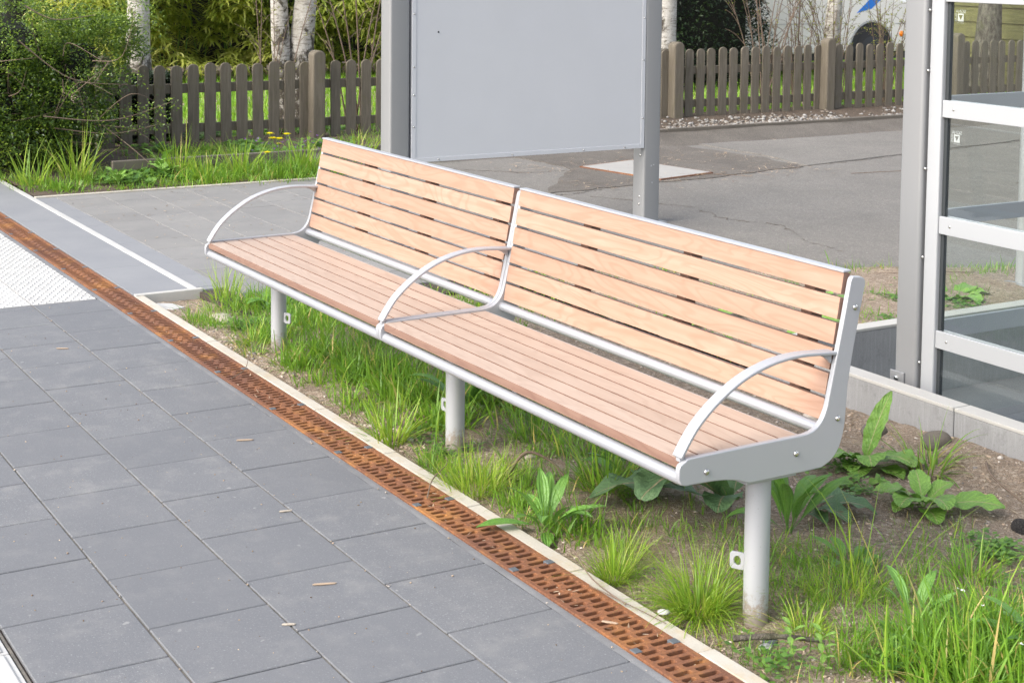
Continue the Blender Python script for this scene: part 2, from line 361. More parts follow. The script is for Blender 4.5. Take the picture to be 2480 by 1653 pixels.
M['docky'] = m_veined('young_dock_leaf', (.115, .25, .05), (.20, .35, .06), (.42, .38, .19), 9, brown=.35)
M['plantain'] = m_veined('plantain_leaf', (.075, .185, .036), (.13, .265, .045), (.21, .36, .09), 4, par=True)

t = T('red_brick'); br = t.N('TexBrick', i_Scale=1.0, i_Mortar_Size=.008, i_Brick_Width=.22, i_Row_Height=.07)
mp = t.coord('Object'); sw = t.N('SeparateXYZ'); t.L(mp, sw.inputs[0]); cb = t.N('CombineXYZ'); t.L(sw.outputs[1], cb.inputs[0]); t.L(sw.outputs[2], cb.inputs[1]); t.L(cb.outputs[0], br.inputs['Vector'])
br.inputs['Color1'].default_value = (.42, .15, .09, 1); br.inputs['Color2'].default_value = (.52, .20, .12, 1); br.inputs['Mortar'].default_value = (.45, .40, .35, 1)
t.color(br.outputs[0]).set(Roughness=.9); M['brick'] = t.m
t = T('van_white_paint'); t.color((.82, .80, .76)).set(Roughness=.25); t.b.inputs['Coat Weight'].default_value = .4; M['van'] = t.m
t = T('van_blue_stripe'); t.color((.02, .19, .66)).set(Roughness=.3); M['blue'] = t.m
t = T('black_plastic'); t.color((.02, .02, .022)).set(Roughness=.55); M['black'] = t.m
t = T('tyre_rubber'); t.color((.018, .018, .019)).set(Roughness=.8); M['tyre'] = t.m
t = T('wheel_cover'); t.color((.5, .5, .52)).set(Roughness=.35, Metallic=.7); M['rim'] = t.m
t = T('orange_lens'); t.color((.85, .22, .01)).set(Roughness=.2); M['orange'] = t.m
t = T('car_glass'); t.color((.02, .025, .03)).set(Roughness=.05); M['carglass'] = t.m
t = T('roof_tile'); t.color((.22, .08, .05)).set(Roughness=.8); M['roof'] = t.m
# clear pane: fresnel mix of tinted transparency and reflection
t = T('clear_glass'); tr = t.N('BsdfTransparent'); tr.inputs[0].default_value = (.962, .982, .972, 1)
gl = t.N('BsdfGlossy', i_Roughness=.0); gl.inputs[0].default_value = (1, 1, 1, 1); fr = t.N('Fresnel'); mx = t.N('MixShader')
bf = t.N('NewGeometry'); t.L(t.rng(bf.outputs['Backfacing'], 0, 1, 1.5, .6667), fr.inputs['IOR'])
t.L(fr.outputs[0], mx.inputs[0]); t.L(tr.outputs[0], mx.inputs[1]); t.L(gl.outputs[0], mx.inputs[2]); t.L(mx.outputs[0], t.out.inputs['Surface']); M['glass'] = t.m
t = T('etched_glass_mark'); tr = t.N('BsdfTransparent'); mx = t.N('MixShader'); mx.inputs[0].default_value = .38
t.color((.72, .78, .76)).set(Roughness=.8); t.L(tr.outputs[0], mx.inputs[1]); t.L(t.b.outputs[0], mx.inputs[2]); t.L(mx.outputs[0], t.out.inputs['Surface']); M['etch'] = t.m

# ------------------------------------------------------------------ camera, light
cam = bpy.data.cameras.new('camera'); co = bpy.data.objects.new('camera', cam); col.objects.link(co); sc.camera = co
yaw, pit, rol = 2.608274, .0783251, .0103565
fw = Vector((math.cos(yaw)*math.cos(pit), math.sin(yaw)*math.cos(pit), -math.sin(pit)))
rt = Vector((math.sin(yaw), -math.cos(yaw), 0)); upv = rt.cross(fw)
r2 = rt*math.cos(rol) + upv*math.sin(rol); u2 = -rt*math.sin(rol) + upv*math.cos(rol)
mw = Matrix((r2, u2, -fw)).transposed().to_4x4(); mw.translation = (7.19148, -1.80066, 1.67303); co.matrix_world = mw
cam.sensor_width = 36; cam.lens = 3844.46*36/2480; cam.shift_y = (186.02-826.5)/2480; cam.shift_x = 0
cam.clip_end = 400; cam.clip_start = .05
cam.dof.use_dof = True; cam.dof.focus_distance = 5.4; cam.dof.aperture_fstop = 15.0

SUN_EL, SUN_AZ = R(38), Vector((.08, -1.0, 0)).normalized()     # direction towards the sun in plan
w = bpy.data.worlds.new('World'); sc.world = w; w.use_nodes = True
sky = w.node_tree.nodes.new('ShaderNodeTexSky'); sky.sky_type = 'NISHITA'; sky.sun_disc = False
sky.sun_elevation = SUN_EL; sky.sun_rotation = math.atan2(SUN_AZ.x, SUN_AZ.y); sky.dust_density = 3.0; sky.air_density = 1.0
bgn = w.node_tree.nodes['Background']; bgn.inputs[1].default_value = .15
hs = w.node_tree.nodes.new('ShaderNodeHueSaturation'); hs.inputs['Saturation'].default_value = .55
w.node_tree.links.new(sky.outputs[0], hs.inputs['Color']); w.node_tree.links.new(hs.outputs[0], bgn.inputs[0])   # hazy, milky sky
sl = bpy.data.lights.new('sun', 'SUN'); so = bpy.data.objects.new('sun', sl); col.objects.link(so)
sl.energy = 1.25; sl.angle = R(38); sl.color = (1, .955, .89)
d = Vector((SUN_AZ.x*math.cos(SUN_EL), SUN_AZ.y*math.cos(SUN_EL), math.sin(SUN_EL)))
so.rotation_euler = d.to_track_quat('Z', 'Y').to_euler()
sc.view_settings.view_transform = 'Standard'; sc.view_settings.look = 'None'; sc.view_settings.exposure = 1.32; sc.view_settings.gamma = 1
sc.render.engine = 'CYCLES'
sc.cycles.max_bounces = 8; sc.cycles.transparent_max_bounces = 12; sc.cycles.transmission_bounces = 6; sc.cycles.diffuse_bounces = 4
sc.cycles.use_denoising = True; sc.cycles.denoising_input_passes = 'RGB_ALBEDO_NORMAL'; sc.cycles.denoising_prefilter = 'NONE'; sc.cycles.denoiser = 'OPENIMAGEDENOISE'
sc.cycles.caustics_reflective = False; sc.cycles.caustics_refractive = False

# ------------------------------------------------------------------ ground and paving (structure)
def struct(name, mb, mat, **kw): return tag(mb.build(name, mat, **kw), kind='structure')
mb = MB(); mb.add([(-150,-150,-.34),(150,-150,-.34),(150,150,-.34),(-150,150,-.34)], [(0,1,2,3)]); struct('ground', mb, M['mould'])
P_ = .35
mb = MB()
cols = [(0, .310, 0.0), (-.3162, 0, .457), (-.6314, -.3162, .9216), (-.945, -.6314, .40)]
for (y0, y1, off) in cols:
    for k in range(-2, 27):
        x0, x1 = (k+off)*P_, (k+1+off)*P_
        x0 = max(x0, -.255); x1 = min(x1, 9.2)
        if x1 - x0 < .03: continue
        dz = random.uniform(-.0012, .0008)
        mb.box(x0+.0026, x1-.0026, y0+.0026, y1-.0026, -.06, dz)
for r in range(8):
    for k in range(-2, 27):
        x0 = max((k+(.5 if r % 2 else 0))*P_, -.255); x1 = (k+1+(.5 if r % 2 else 0))*P_; y1 = -1.26-r*.316
        if x1-x0 > .03: mb.box(x0+.002, x1-.002, y1-.316+.003, y1-.003, -.06, random.uniform(-.001, .001))
struct('pavement', mb, M['tile'], bevel=.0022, seg=1)
mb = MB(); mb.box(-.258, 9.3, -3.85, .31, -.08, -.010); struct('paving_bed', mb, M['channel'])
mb = MB()
for y in (0, -.3162, -.6314, -.9525): mb.box(-.258, 9.2, y-.0034, y+.0034, -.02, -.0042)
struct('joint_sand', mb, M['sand'])
# tactile paving
mb = MB()
for k in range(9):
    x1 = -.262-k*.93; x0 = x1-.93
    for (y0, y1) in ((0, .306), (-.3162, 0), (-.6314, -.3162), (-.9466, -.6314), (-1.262, -.9466)):
        mb.box(x0+.003, x1-.003, y0+.003, y1-.003, -.06, random.uniform(-.001, .001))
        if k < 5 and y0 > -1.0:
            nx, ny = 26, 8
            for i in range(nx):
                for j in range(ny):
                    cx = x0+.93*(i+.5)/nx; cy = y0+(y1-y0)*(j+.5+(.5 if i % 2 else 0)*.9-.2)/ny
                    a, b, h = .0115, .0085, .0042
                    mb.add([(cx-a,cy,0),(cx,cy-b,0),(cx+a,cy,0),(cx,cy+b,0),(cx-a*.5,cy,h),(cx,cy-b*.5,h),(cx+a*.5,cy,h),(cx,cy+b*.5,h)],
                           [(0,1,5,4),(1,2,6,5),(2,3,7,6),(3,0,4,7),(4,5,6,7)])
struct('tactile_paving', mb, M['white'])
mb = MB()
for k in range(-1, 12):                                          # ribbed white guide strip
    x0 = 2.60+(k-3)*.845; x1 = x0+.845
    if x1 < -.25: continue
    x0 = max(x0, -.255)
    mb.box(x0+.003, x1-.003, -1.255, -.960, -.06, 0)
    for j in range(6):
        y = -.985-j*.046
        mb.prism([(y-.014, .0002), (y+.014, .0002), (y+.009, .005), (y-.009, .005)], 0, x0+.012, x1-.012)
struct('guide_strip', mb, M['white'], bevel=.002, seg=1)
mb = MB(); mb.box(-8.7, -.2585, -1.3, .31, -.08, -.012); struct('tactile_bed', mb, M['sand'])
# mortar strip beside the drain
n = 700; xs = np.linspace(-6, 9.2, n); V = []; F = []
for i, x in enumerate(xs):
    e = .3085+.004*fbm(np.array(x*7), np.array(3.3), 3); e2 = .321 + .004*fbm(np.array(x*4), np.array(9.1), 3)
    V += [(x, e, -.0035), (x, e2, -.001-.003*vnoise(np.array(x*9), np.array(1.))), (x, .338, -.006)]
for i in range(n-1): F += [(i*3, i*3+3, i*3+4, i*3+1), (i*3+1, i*3+4, i*3+5, i*3+2)]
tag(qmesh('mortar_strip', V, F, M['mortar']), kind='structure')
# drain channel under the grates
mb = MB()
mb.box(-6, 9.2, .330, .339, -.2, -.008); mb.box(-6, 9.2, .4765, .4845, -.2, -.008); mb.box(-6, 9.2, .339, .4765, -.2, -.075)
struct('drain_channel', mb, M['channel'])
# kerb stones along the bed
mb = MB()
js = [-.235, .208, .784, 1.36, 1.936, 2.512, 3.09, 3.666, 4.24, 4.82, 5.39, 5.97, 6.55, 7.1, 7.7, 8.3, 8.9]
for a, b in zip(js[:-1], js[1:]):
    dz = random.uniform(-.002, .002); dy = random.uniform(-.0012, .0012)
    mb.box(a+.0016, b-.0016, .4795+dy, .5265+dy, -.22, -.001+dz)
struct('kerb', mb, M['kerb'], bevel=.003, seg=2)
# grey platform slabs, white edge line, end kerb
mb = MB(); js = [-9, -7.2, -5.9, -4.25, -2.62, -.9625, -.272]
for a, b in zip(js[:-1], js[1:]): mb.box(a+.0012, b-.0012, .4865, .7685, -.2, random.uniform(-.0006, .0006))
struct('platform_slab', mb, M['slab'], bevel=.0015, seg=1)
mb = MB(); mb.box(-9, -.272, .7692, .8085, -.2, .0015); struct('white_edge_line', mb, M['white'], bevel=.002, seg=1)
mb = MB(); mb.box(-.2705, -.236, .487, .826, -.25, .003); struct('kerb_end', mb, M['walltop'], bevel=.003)
# darker border pavers and warm grey pavers
mb = MB()
k = 0; x = -.30
while x > -3.45:
    x2 = max(x-.3265, -3.48); mb.box(x2+.0012, x-.0012, .8105, .9385, -.07, -.001+random.uniform(-.0008, .0008)); x = x2
mb.box(-.298, -.24, .8275, .9385, -.07, -.002)
struct('border_paving', mb, M['slab'], bevel=.0015, seg=1)
mb = MB(); y = .9405; c = 0
while y < 3.0:
    x = .34 - (.163 if c % 2 else 0) - .06
    while x > -3.47:
        x2 = max(x-.3265, -3.48)
        mb.box(x2+.0016, x-.0016, y+.0022, y+.297-.0022, -.07, -.002+random.uniform(-.0012, .0012)); x = x2
    y += .297; c += 1
struct('footpath', mb, M['paver'], bevel=.002, seg=1)
mb = MB(); mb.box(-3.485, .36, .809, 3.02, -.09, -.012); struct('footpath_bed', mb, M['channel'])
mb = MB(); mb.box(-3.53, -3.487, .812, 3.025, -.2, .006); struct('path_edging', mb, M['kerb'], bevel=.003)
# asphalt yard
def soil_edge(y): return np.interp(y, [.8, 1.2, 1.9, 2.5, 3.0, 3.4, 3.87, 4.34, 6, 12], [-.27, -.24, -.02, .12, .25, .42, .68, .9, 1.75, 4.8])
gx = np.concatenate([np.linspace(-4.215, 1.9, 60), np.linspace(2, 9, 15)]); gy = np.concatenate([np.linspace(3.03, 7, 60), np.linspace(7.2, 45, 60)])
X, Y = np.meshgrid(gx, gy, indexing='ij'); Z = -.004 + .0012*fbm(X*.7, Y*.7, 3)
X = np.minimum(X, soil_edge(Y)+.14)
V = np.stack([X, Y, Z], -1).reshape(-1, 3); nx, ny = X.shape
I = np.arange(nx*ny).reshape(nx, ny); F = np.stack([I[:-1,:-1], I[1:,:-1], I[1:,1:], I[:-1,1:]], -1).reshape(-1, 4)
F = F[np.linalg.norm(np.cross(V[F[:, 1]]-V[F[:, 0]], V[F[:, 3]]-V[F[:, 0]]), axis=1) > 1e-6]
tag(qmesh('asphalt_yard', V, F, M['asphalt']), kind='structure')
# older dark patch with ragged outline around the concrete cover
def ragged(pts, step=.06, amp=.02, seed=0):
    out = []
    for i in range(len(pts)):
        a = Vector(pts[i]); b = Vector(pts[(i+1) % len(pts)]); L = (b-a).length; n = max(1, int(L/step)); nr = Vector((-(b-a).y, (b-a).x)).normalized()
        for k in range(n):
            q = a.lerp(b, k/n); q = q + nr*amp*float(fbm(np.array(q.x*4+seed), np.array(q.y*4), 4))*2.2; out.append((q.x, q.y))
    return out
def sheet(name, pts, z, mat, *a):
    q = ragged(pts, *a); m = MB(); m.prism(q, 2, -.03, z); struct(name, m, mat)
sheet('asphalt_patch', [(-4.2, 4.72), (-3.55, 4.82), (-3.05, 4.80), (-2.32, 4.12), (-2.12, 4.02), (-2.19, 4.9), (-2.32, 5.9), (-2.42, 6.55), (-3.0, 6.62), (-4.2, 6.5)], .0015, M['oldasphalt'], .05, .035)
sheet('asphalt_strip', [(-4.2, 6.7), (-3.0, 6.72), (-2.44, 6.62), (-2.62, 7.8), (-2.9, 9.5), (-3.3, 12), (-4.2, 12)], .0032, M['asphalt'], .08, .02, 5)
# hairline cracks in the asphalt (shallow dark tubes of dirt)
mb = MB()
for pts in ([(-2.0, 3.45), (-2.08, 3.9), (-2.02, 4.15), (-2.14, 4.5), (-2.2, 4.9)], [(-1.9, 4.2), (-1.2, 4.55), (-.7, 4.45), (-.35, 4.62), (.1, 4.4), (.5, 4.35)], [(-2.44, 6.6), (-2.5, 7.3), (-2.62, 7.9), (-2.85, 9.4), (-3.2, 11.8)], [(-4.1, 3.3), (-3.6, 3.9), (-3.1, 4.4), (-3.04, 4.8)], [(-1.0, 7.4), (-.8, 8.2), (-.9, 9.3)]):
    pp = []
    for a, b in zip(pts[:-1], pts[1:]):
        for k in range(14):
            f = k/14; pp.append((a[0]+(b[0]-a[0])*f+random.gauss(0, .012), a[1]+(b[1]-a[1])*f+random.gauss(0, .012), -.0015))
    mb.tube(pp, [random.uniform(.0002, .0024) for _ in pp], 5)
struct('asphalt_cracks', mb, M['oldasphalt'])

# ------------------------------------------------------------------ planting bed soil
def soil_z(x, y):
    z = -.016 + .017*fbm(x*1.9, y*1.9, 3) + .009*fbm(x*9, y*9, 3) + .0045*fbm(x*34, y*34, 3)
    z = z - .03*np.clip((.25-x)/.45, 0, 1)*np.clip((1.3-y)/.5, 0, 1)
    z = z - .012*np.clip((.60-y)/.07, 0, 1)
    z = z + .05*np.exp(-((x-3.55)/.45)**2-((y-2.2)/.16)**2) - .03*np.clip((x-3.9)/.8, 0, 1)*np.clip((y-1.5)/.6, 0, 1)
    e = soil_edge(y)+.05*fbm(x*3+40, y*3, 4)
    z = z - .075*np.clip((e+.10-x)/.12, 0, 1)*(y > .83)
    return z
def grid(name, x0, x1, y0, y1, st, mat, zf):
    gx = np.arange(x0, x1+st*.5, st); gy = np.arange(y0, y1+st*.5, st)
    X, Y = np.meshgrid(gx, gy, indexing='ij'); Z = zf(X, Y); nx, ny = X.shape
    I = np.arange(nx*ny).reshape(nx, ny); F = np.stack([I[:-1,:-1], I[1:,:-1], I[1:,1:], I[:-1,1:]], -1).reshape(-1, 4)
    return tag(qmesh(name, np.stack([X, Y, Z], -1), F, mat), kind='structure')
grid('soil_bed', -.235, 5.0, .527, 2.262, .0115, M['soil'], soil_z)
grid('soil_bed', 4.98, 9.2, .527, 2.262, .03, M['soil'], soil_z)
grid('soil_bed', -.30, 2.236, 2.255, 6.6, .022, M['soil'], lambda x, y: soil_z(x, y)+.022)
gx = np.array([-4.222, -4.15, -4.08, -3.99, -3.88]); gy = np.linspace(3.06, 14.5, 160); X, Y = np.meshgrid(gx, gy, indexing='ij')
Z = np.array([.088, .066, .036, .012, -.012])[:, None]+.012*fbm(X*3, Y*3, 3); nx, ny = X.shape; I = np.arange(nx*ny).reshape(nx, ny)
tag(qmesh('asphalt_upstand', np.stack([X, Y, Z], -1), np.stack([I[:-1,:-1], I[1:,:-1], I[1:,1:], I[:-1,1:]], -1).reshape(-1, 4), M['oldasphalt']), kind='structure')
def verge_z(x, y): return np.clip(.0 + .03*np.clip((-3.6-x)/1.5, 0, 1) + .018*fbm(x*2.2, y*2.2, 3) + .01*fbm(x*12, y*12, 3), -.05, .12)
grid('verge_soil', -9.0, -3.532, .815, 3.06, .03, M['mould'], verge_z)
grid('gravel_strip', -6.0, -4.27, 3.0, 15, .05, M['mould'], lambda x, y: .03+.012*fbm(x*5, y*5, 3))
grid('lawn', -14, -5.9, 3.0, 22, .12, M['soil'], lambda x, y: -.02+.03*fbm(x*.8, y*.8, 3))
grid('lawn', -14, -8.9, .83, 3.05, .12, M['soil'], lambda x, y: -.02+.03*fbm(x*.8, y*.8, 3))

# ------------------------------------------------------------------ drain grates
def grate_mesh():
    g = MB(); g2 = g; n = 36; p = 1.156/n; YL, YR = .3395, .4765; bar = .0137
    def ends(i):
        return ((.3545, .3895), (.4045, .4615)) if i % 2 == 0 else ((.3545, .4035), (.4185, .4585))
    for i in range(n):
        xa = i*p + (.0015 if i == 0 else 0); xb = i*p+bar; xc = (i+1)*p; h = (xc-xb)/2; xm = (xb+xc)/2
        g.box(xa, xb, YL, YR, -.022, 0)
        (a, b), (c, d) = ends(i); r = .0062
        arc = [(-1, 1), (-.75, .35), (-.35, .06), (0, 0), (.35, .06), (.75, .35), (1, 1)]
        L = [(xb, YL), (xc, YL)] + [(xm+h*u, a+r*v) for u, v in arc[::-1]]
        Mi = [(xm+h*u, b-r*v) for u, v in arc] + [(xm+h*u, c+r*v) for u, v in arc[::-1]]
        Rr = [(xm+h*u, d-r*v) for u, v in arc] + [(xc, YR), (xb, YR)]
        top = 0
        for q in (L, Mi, Rr): g.prism(q, 2, -.022, top)
        if i % 2: g.cur = 1; g2.box(xb+.001, xc-.001, a+.004, b-.004, -.034, -.0225); g2.box(xb+.001, xc-.001, c+.01, d-.004, -.04, -.0245); g.cur = 0
    return g, g2
where = ['at the left picture edge beside the grey platform slabs', 'between the white tactile paving and the grey platform slab', 'where the white tactile paving ends', 'in front of the first bench leg from the platform', 'in front of the long grass between two bench legs',
         'in front of the middle bench leg', 'beside the fine grass and broad plantain at the kerb', 'in front of the grass tuft beside the near bench leg', 'nearest the camera at the bottom picture edge', 'past the bench towards the camera', 'beyond the bench end on the camera side']
proto = None
for k in range(-6, 5):
    X0 = 2.717+1.156*k
    idx = k+6
    lab = 'rusty slotted iron drain grate ' + where[idx]
    if proto is None:
        root = empty('drain_grate', (X0, 0, 0), lab, 'drain grate', 'rusty drain grates in one channel')
        g, g2 = grate_mesh(); g.build('grating', [M['rust'], M['silt']], root, bevel=.0016, seg=1)
        for lx in (.289, .867):
            for (a, b) in ((.3405, .362), (.452, .4755)):
                lb = MB(); lb.box(lx-.0125, lx+.0125, a, b, -.01, .0022); lb.build('lock_block', M['lock'], root, bevel=.0012, seg=1)
        proto = root
    else:
        root = copy_tree(proto); root.location = (X0, 0, 0); root['label'] = lab

# ------------------------------------------------------------------ bench
bench = empty('bench', (2.5561, .4352, 0), 'long double bench with peach wooden slats and light grey metal frame', 'bench', rz=.0079)
HL = 1.6229
def crom(pts, n=8):
    pts = [Vector(p) for p in pts]; out = []
    for i in range(len(pts)-1):
        p0, p1, p2, p3 = pts[max(i-1, 0)], pts[i], pts[i+1], pts[min(i+2, len(pts)-1)]
        for k in range(n):
            t = k/n
            out.append(.5*((2*p1)+(p2-p0)*t+(2*p0-5*p1+4*p2-p3)*t*t+(3*p1-p0-3*p2+p3)*t**3))
    out.append(pts[-1]); return out
prof = [(.000,.412),(.000,.438),(.004,.447),(.012,.452),(.020,.456),(.024,.4605)]
prof += [(.036,.4615),(.106,.4625),(.25,.4645),(.37,.4650)]
prof += [tuple(q) for q in crom([(.395,.4655),(.425,.472),(.450,.492),(.466,.522),(.4745,.556)], 5)]
prof += [(.498,.660),(.520,.760),(.5365,.842)] + [(.540,.851),(.547,.856),(.572,.853),(.583,.848),(.588,.839),(.587,.826)]
prof += [(.570,.750),(.552,.660)] + [tuple(q) for q in crom([(.537,.575),(.5335,.520),(.5285,.465),(.514,.418),(.490,.388),(.455,.3705)], 5)]
prof += [(.40,.3690),(.225,.3685)] + [tuple(q) for q in crom([(.212,.3705),(.185,.3805),(.147,.3885),(.108,.3925)], 4)] + [(.056,.394),(.022,.394),(.008,.398)]
def bolt_on(parent, x, dirx):
    for (y, z) in ((.083, .420), (.367, .421), (.504, .492), (.554, .775)):
        b = MB(); b.dome((x, y, z), (dirx, 0, 0), .0078, .0055, 14)
        b.prism([(y+.0032*math.cos(a*math.pi/3), z+.0032*math.sin(a*math.pi/3)) for a in range(6)], 0, x+dirx*.0040, x+dirx*.0058)
        b.build('bolt', M['steel'], parent, smooth=40)
for (xa, xb, bd) in ((-HL-.012, -HL+.004, 0), (-.0185, -.0015, 0), (.0015, .0185, 0), (HL-.004, HL+.012, 1)):
    m = MB(); m.prism(prof, 0, xa, xb); pl = m.build('end_frame', M['metal'], bench, bevel=.003, seg=3, smooth=30)
    if bd: bolt_on(pl, xb, 1)
    if xa < -1: bolt_on(pl, xa, -1)
armp = crom([(.010,.4625),(.030,.494),(.058,.531),(.098,.568),(.140,.598),(.185,.624),(.231,.643),(.285,.658),(.335,.6655),(.384,.668),(.43,.666),(.500,.661)], 6)
for xc in (-HL+.012, 0, HL-.008):
    up = []; lo = []
    for i, q in enumerate(armp):
        tg = (armp[min(i+1, len(armp)-1)]-armp[max(i-1, 0)]).normalized(); nr = Vector((-tg.y, tg.x)); up.append(tuple(q+nr*.0045)); lo.append(tuple(q-nr*.0045))
    m = MB()
    for i in range(len(armp)-1):
        pass
    m.prism(lo+up[::-1], 0, xc-.018, xc+.018)
    a = m.build('armrest', M['metal'], bench, bevel=.0022, seg=2, smooth=35)
    f = MB(); f.prism([(.448,.6590),(.492,.6565),(.492,.632),(.484,.640),(.470,.6505)], 0, xc-.006, xc+.006); f.build('gusset', M['metal'], a, bevel=.001, seg=1)
    f = MB(); f.box(xc-.008, xc+.008, .010, .026, .452, .4655); f.build('foot_tab', M['metal'], a, bevel=.002, seg=2)
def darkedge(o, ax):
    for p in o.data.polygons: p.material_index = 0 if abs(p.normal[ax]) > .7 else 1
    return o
for sgn in (-1, 1):
    xa, xb = (-HL+.0045, -.0190) if sgn < 0 else (.0190, HL-.0045)
    m = MB()
    for k in range(6):
        y = .0125+k*.0648; m.box(xa+.002, xb-.002, y, y+.0582, .4340, .4580)
    darkedge(m.build('seat', [M['seatwood'], M['edgewood']], bench), 2)
    m = MB(); m.box(xa+.004, xb-.004, .030, .392, .4295, .4335); m.build('seat_board', M['batten'], bench)
    m = MB()
    for k in range(6):
        z = .489+k*.0641; f = lambda zz: .4655+.172*(zz-.488)
        m.prism([(f(z), z), (f(z)+.021, z-.0035), (f(z+.0545)+.021, z+.051), (f(z+.0545), z+.0545)], 0, xa+.002, xb-.002)
    darkedge(m.build('backrest', [M['backwood'], M['edgewood']], bench), 1)
    for off in (.415, .945, 1.475):
        xc = off-HL if sgn < 0 else off; m = MB()
        m.prism([(.489, .492), (.530, .486), (.592, .850), (.5515, .857)], 0, xc-.021, xc+.021); m.build('batten', M['batten'], bench, bevel=.002, seg=1)
    m = MB(); m.tube([(xa, .0215, .4085), (xb, .0215, .4085)], .0165, 28); m.build('front_rail', M['tube'], bench, smooth=40)
    m = MB(); m.tube([(xa, .4635, .4655), (xb, .4635, .4655)], .0158, 28); m.build('rear_rail', M['tube'], bench, smooth=40)
    m = MB(); m.box(xa, xb, .526, .553, .8635, .8695); m.build('top_rail', M['metal'], bench, bevel=.0015, seg=1)
    m = MB(); m.box(xa, xb, .398, .4035, .440, .4555); m.build('seat_edge_strip', M['metal'], bench)
    for xx in ((xa+.02), (xa+xb)/2, xb-.02):
        m = MB(); m.box(xx-.012, xx+.012, .03, .395, .405, .4290); m.build('seat_bearer', M['metal'], bench)
for (xl, dr) in ((-1.552, (.93, .37)), (-.010, (-.98, -.2)), (1.575, (-.87, -.5))):
    m = MB(); m.tube([(xl, .2975, -.14), (xl, .2975, .3575)], .0325, 40); leg = m.build('leg', M['leg'], bench, smooth=40)
    m = MB(); m.box(xl-.028, xl+.045, .222, .384, .3578, .3678); m.build('top_plate', M['metal'], leg, bevel=.002)
    # padlock eye: square plate with a hole standing off the leg
    dv = Vector((dr[0], dr[1], 0)).normalized(); pv = Vector((-dv.y, dv.x, 0)); c = Vector((xl, .2975, .128))+dv*.051
    m = MB(); nh = 20; ring = []; outr = []
    for k in range(nh):
        a = 2*math.pi*k/nh; ca, sa = math.cos(a), math.sin(a); ring.append((ca*.0095, sa*.0125)); s_ = 1/max(abs(ca), abs(sa)); outr.append((ca*s_*.0205, sa*s_*.0225))
    vs = []
    for t_ in (-.003, .003):
        for q in ring+outr: vs.append(c+dv*q[0]+Vector((0, 0, q[1]))+pv*t_)
    N2 = 2*nh; fs = []
    for k in range(nh):
        k2 = (k+1) % nh
        fs += [(k, k2, nh+k2, nh+k), (N2+k, N2+nh+k, N2+nh+k2, N2+k2), (k, N2+k, N2+k2, k2), (nh+k, nh+k2, N2+nh+k2, N2+nh+k)]
    m.add(vs, fs); m.build('lock_eye', M['metal'], leg, bevel=.001, seg=1)

# ------------------------------------------------------------------ low concrete walls round the shelter floor
def wallblock(name, x0, x1, y0, y1, label):
    m = MB(); m.box(x0, x1, y0, y1, -.33, .106); 
    o = m.build(name, M['wall'], bevel=.003); tag(o, label, 'low wall', 'low concrete walls round the shelter floor')
    c = MB(); c.box(x0+.0006, x1-.0006, y0-.0014, y1+.0014, .1062, .1195) if x1-x0 > y1-y0 else c.box(x0-.0014, x1+.0014, y0+.0006, y1-.0006, .1062, .1195)
    c.build('cap', M['walltop'], o, bevel=.002)
wallblock('concrete_wall', 2.238, 3.3365, 2.262, 2.336, 'streaked low concrete wall block behind the near bench end, left of the crack')
wallblock('concrete_wall', 3.3405, 4.52, 2.2625, 2.337, 'low concrete wall block at the right picture edge, right of the vertical crack')
wallblock('concrete_wall', 4.524, 6.2, 2.262, 2.336, 'low concrete wall block farthest along the glass front')
wallblock('concrete_wall', 2.2385, 2.3125, 2.34, 3.262, 'low concrete wall block running back behind the shelter post')
wallblock('concrete_wall', 2.238, 2.312, 3.266, 5.2, 'low concrete wall block seen through the shelter glass')
m = MB()
for i in range(16):
    for j in range(9):
        x = 2.316+i*.4; y = 2.341+j*.4; m.box(x+.002, x+.398, y+.002, y+.398, -.28, -.202+random.uniform(-.001, .001))
struct('shelter_floor', m, M['tile'], bevel=.002, seg=1)
m = MB(); m.box(2.316, 8.7, 2.341, 5.95, -.3, -.212); struct('shelter_bed', m, M['sand'])

# ------------------------------------------------------------------ glass shelter
sh = empty('glass_shelter', (2.94, 2.42, -.2), 'grey shelter post with glass panes and pale aluminium rails', 'shelter')
def rbox(m, x0, x1, y0, y1, z0, z1, r=.012, n=4):
    q = []
    for (cx, cy, a0) in ((x1-r, y1-r, 0), (x0+r, y1-r, 90), (x0+r, y0+r, 180), (x1-r, y0+r, 270)):
        for k in range(n+1): a = R(a0+90*k/n); q.append((cx+r*math.cos(a), cy+r*math.sin(a)))
    m.prism(q, 2, z0, z1)
O = (2.94, 2.42, -.2)
def S(x): return x
def shbuild(m, name, mat, parent=sh, **kw):
    o = m.build(name, mat, None, **kw); o.parent = parent
    o.matrix_parent_inverse = Matrix.Translation(-Vector(O)) if parent == sh else Matrix.Identity(4)
    return o
PX0, PX1, PY0, PY1 = 2.908, 3.018, 2.395, 2.500
m = MB(); rbox(m, PX0, PX1, PY0, PY1, -.2, 2.35, .016, 5); post = shbuild(m, 'corner_post', M['shpost'], smooth=30)
m = MB(); m.box(PX0-.012, PX0+.060, PY0-.008, PY0-.0005, -.2, .138); br = shbuild(m, 'foot_bracket', M['shpost'], post, bevel=.004)
m = MB(); m.dome((PX0+.024, PY0-.008, .112), (0, -1, 0), .0105, .008, 14); shbuild(m, 'bolt', M['steel'], post, smooth=40)
GY = 2.430                                                       # plane of the front glazing
rails = [(1.512, 1.585), (1.098, 1.160), (.676, .740), (.258, .322)]
X0g, X1g = 3.062, 4.95
m = MB(); rbox(m, PX1+.012, X0g+.030, GY-.022, GY+.030, -.2, 2.33, .006, 3); fr_ = shbuild(m, 'glazing_frame', M['alu'], smooth=30)
m = MB(); m.box(PX1-.001, PX1+.013, GY+.006, GY+.05, -.2, 2.33); shbuild(m, 'spacer', M['shpost'])
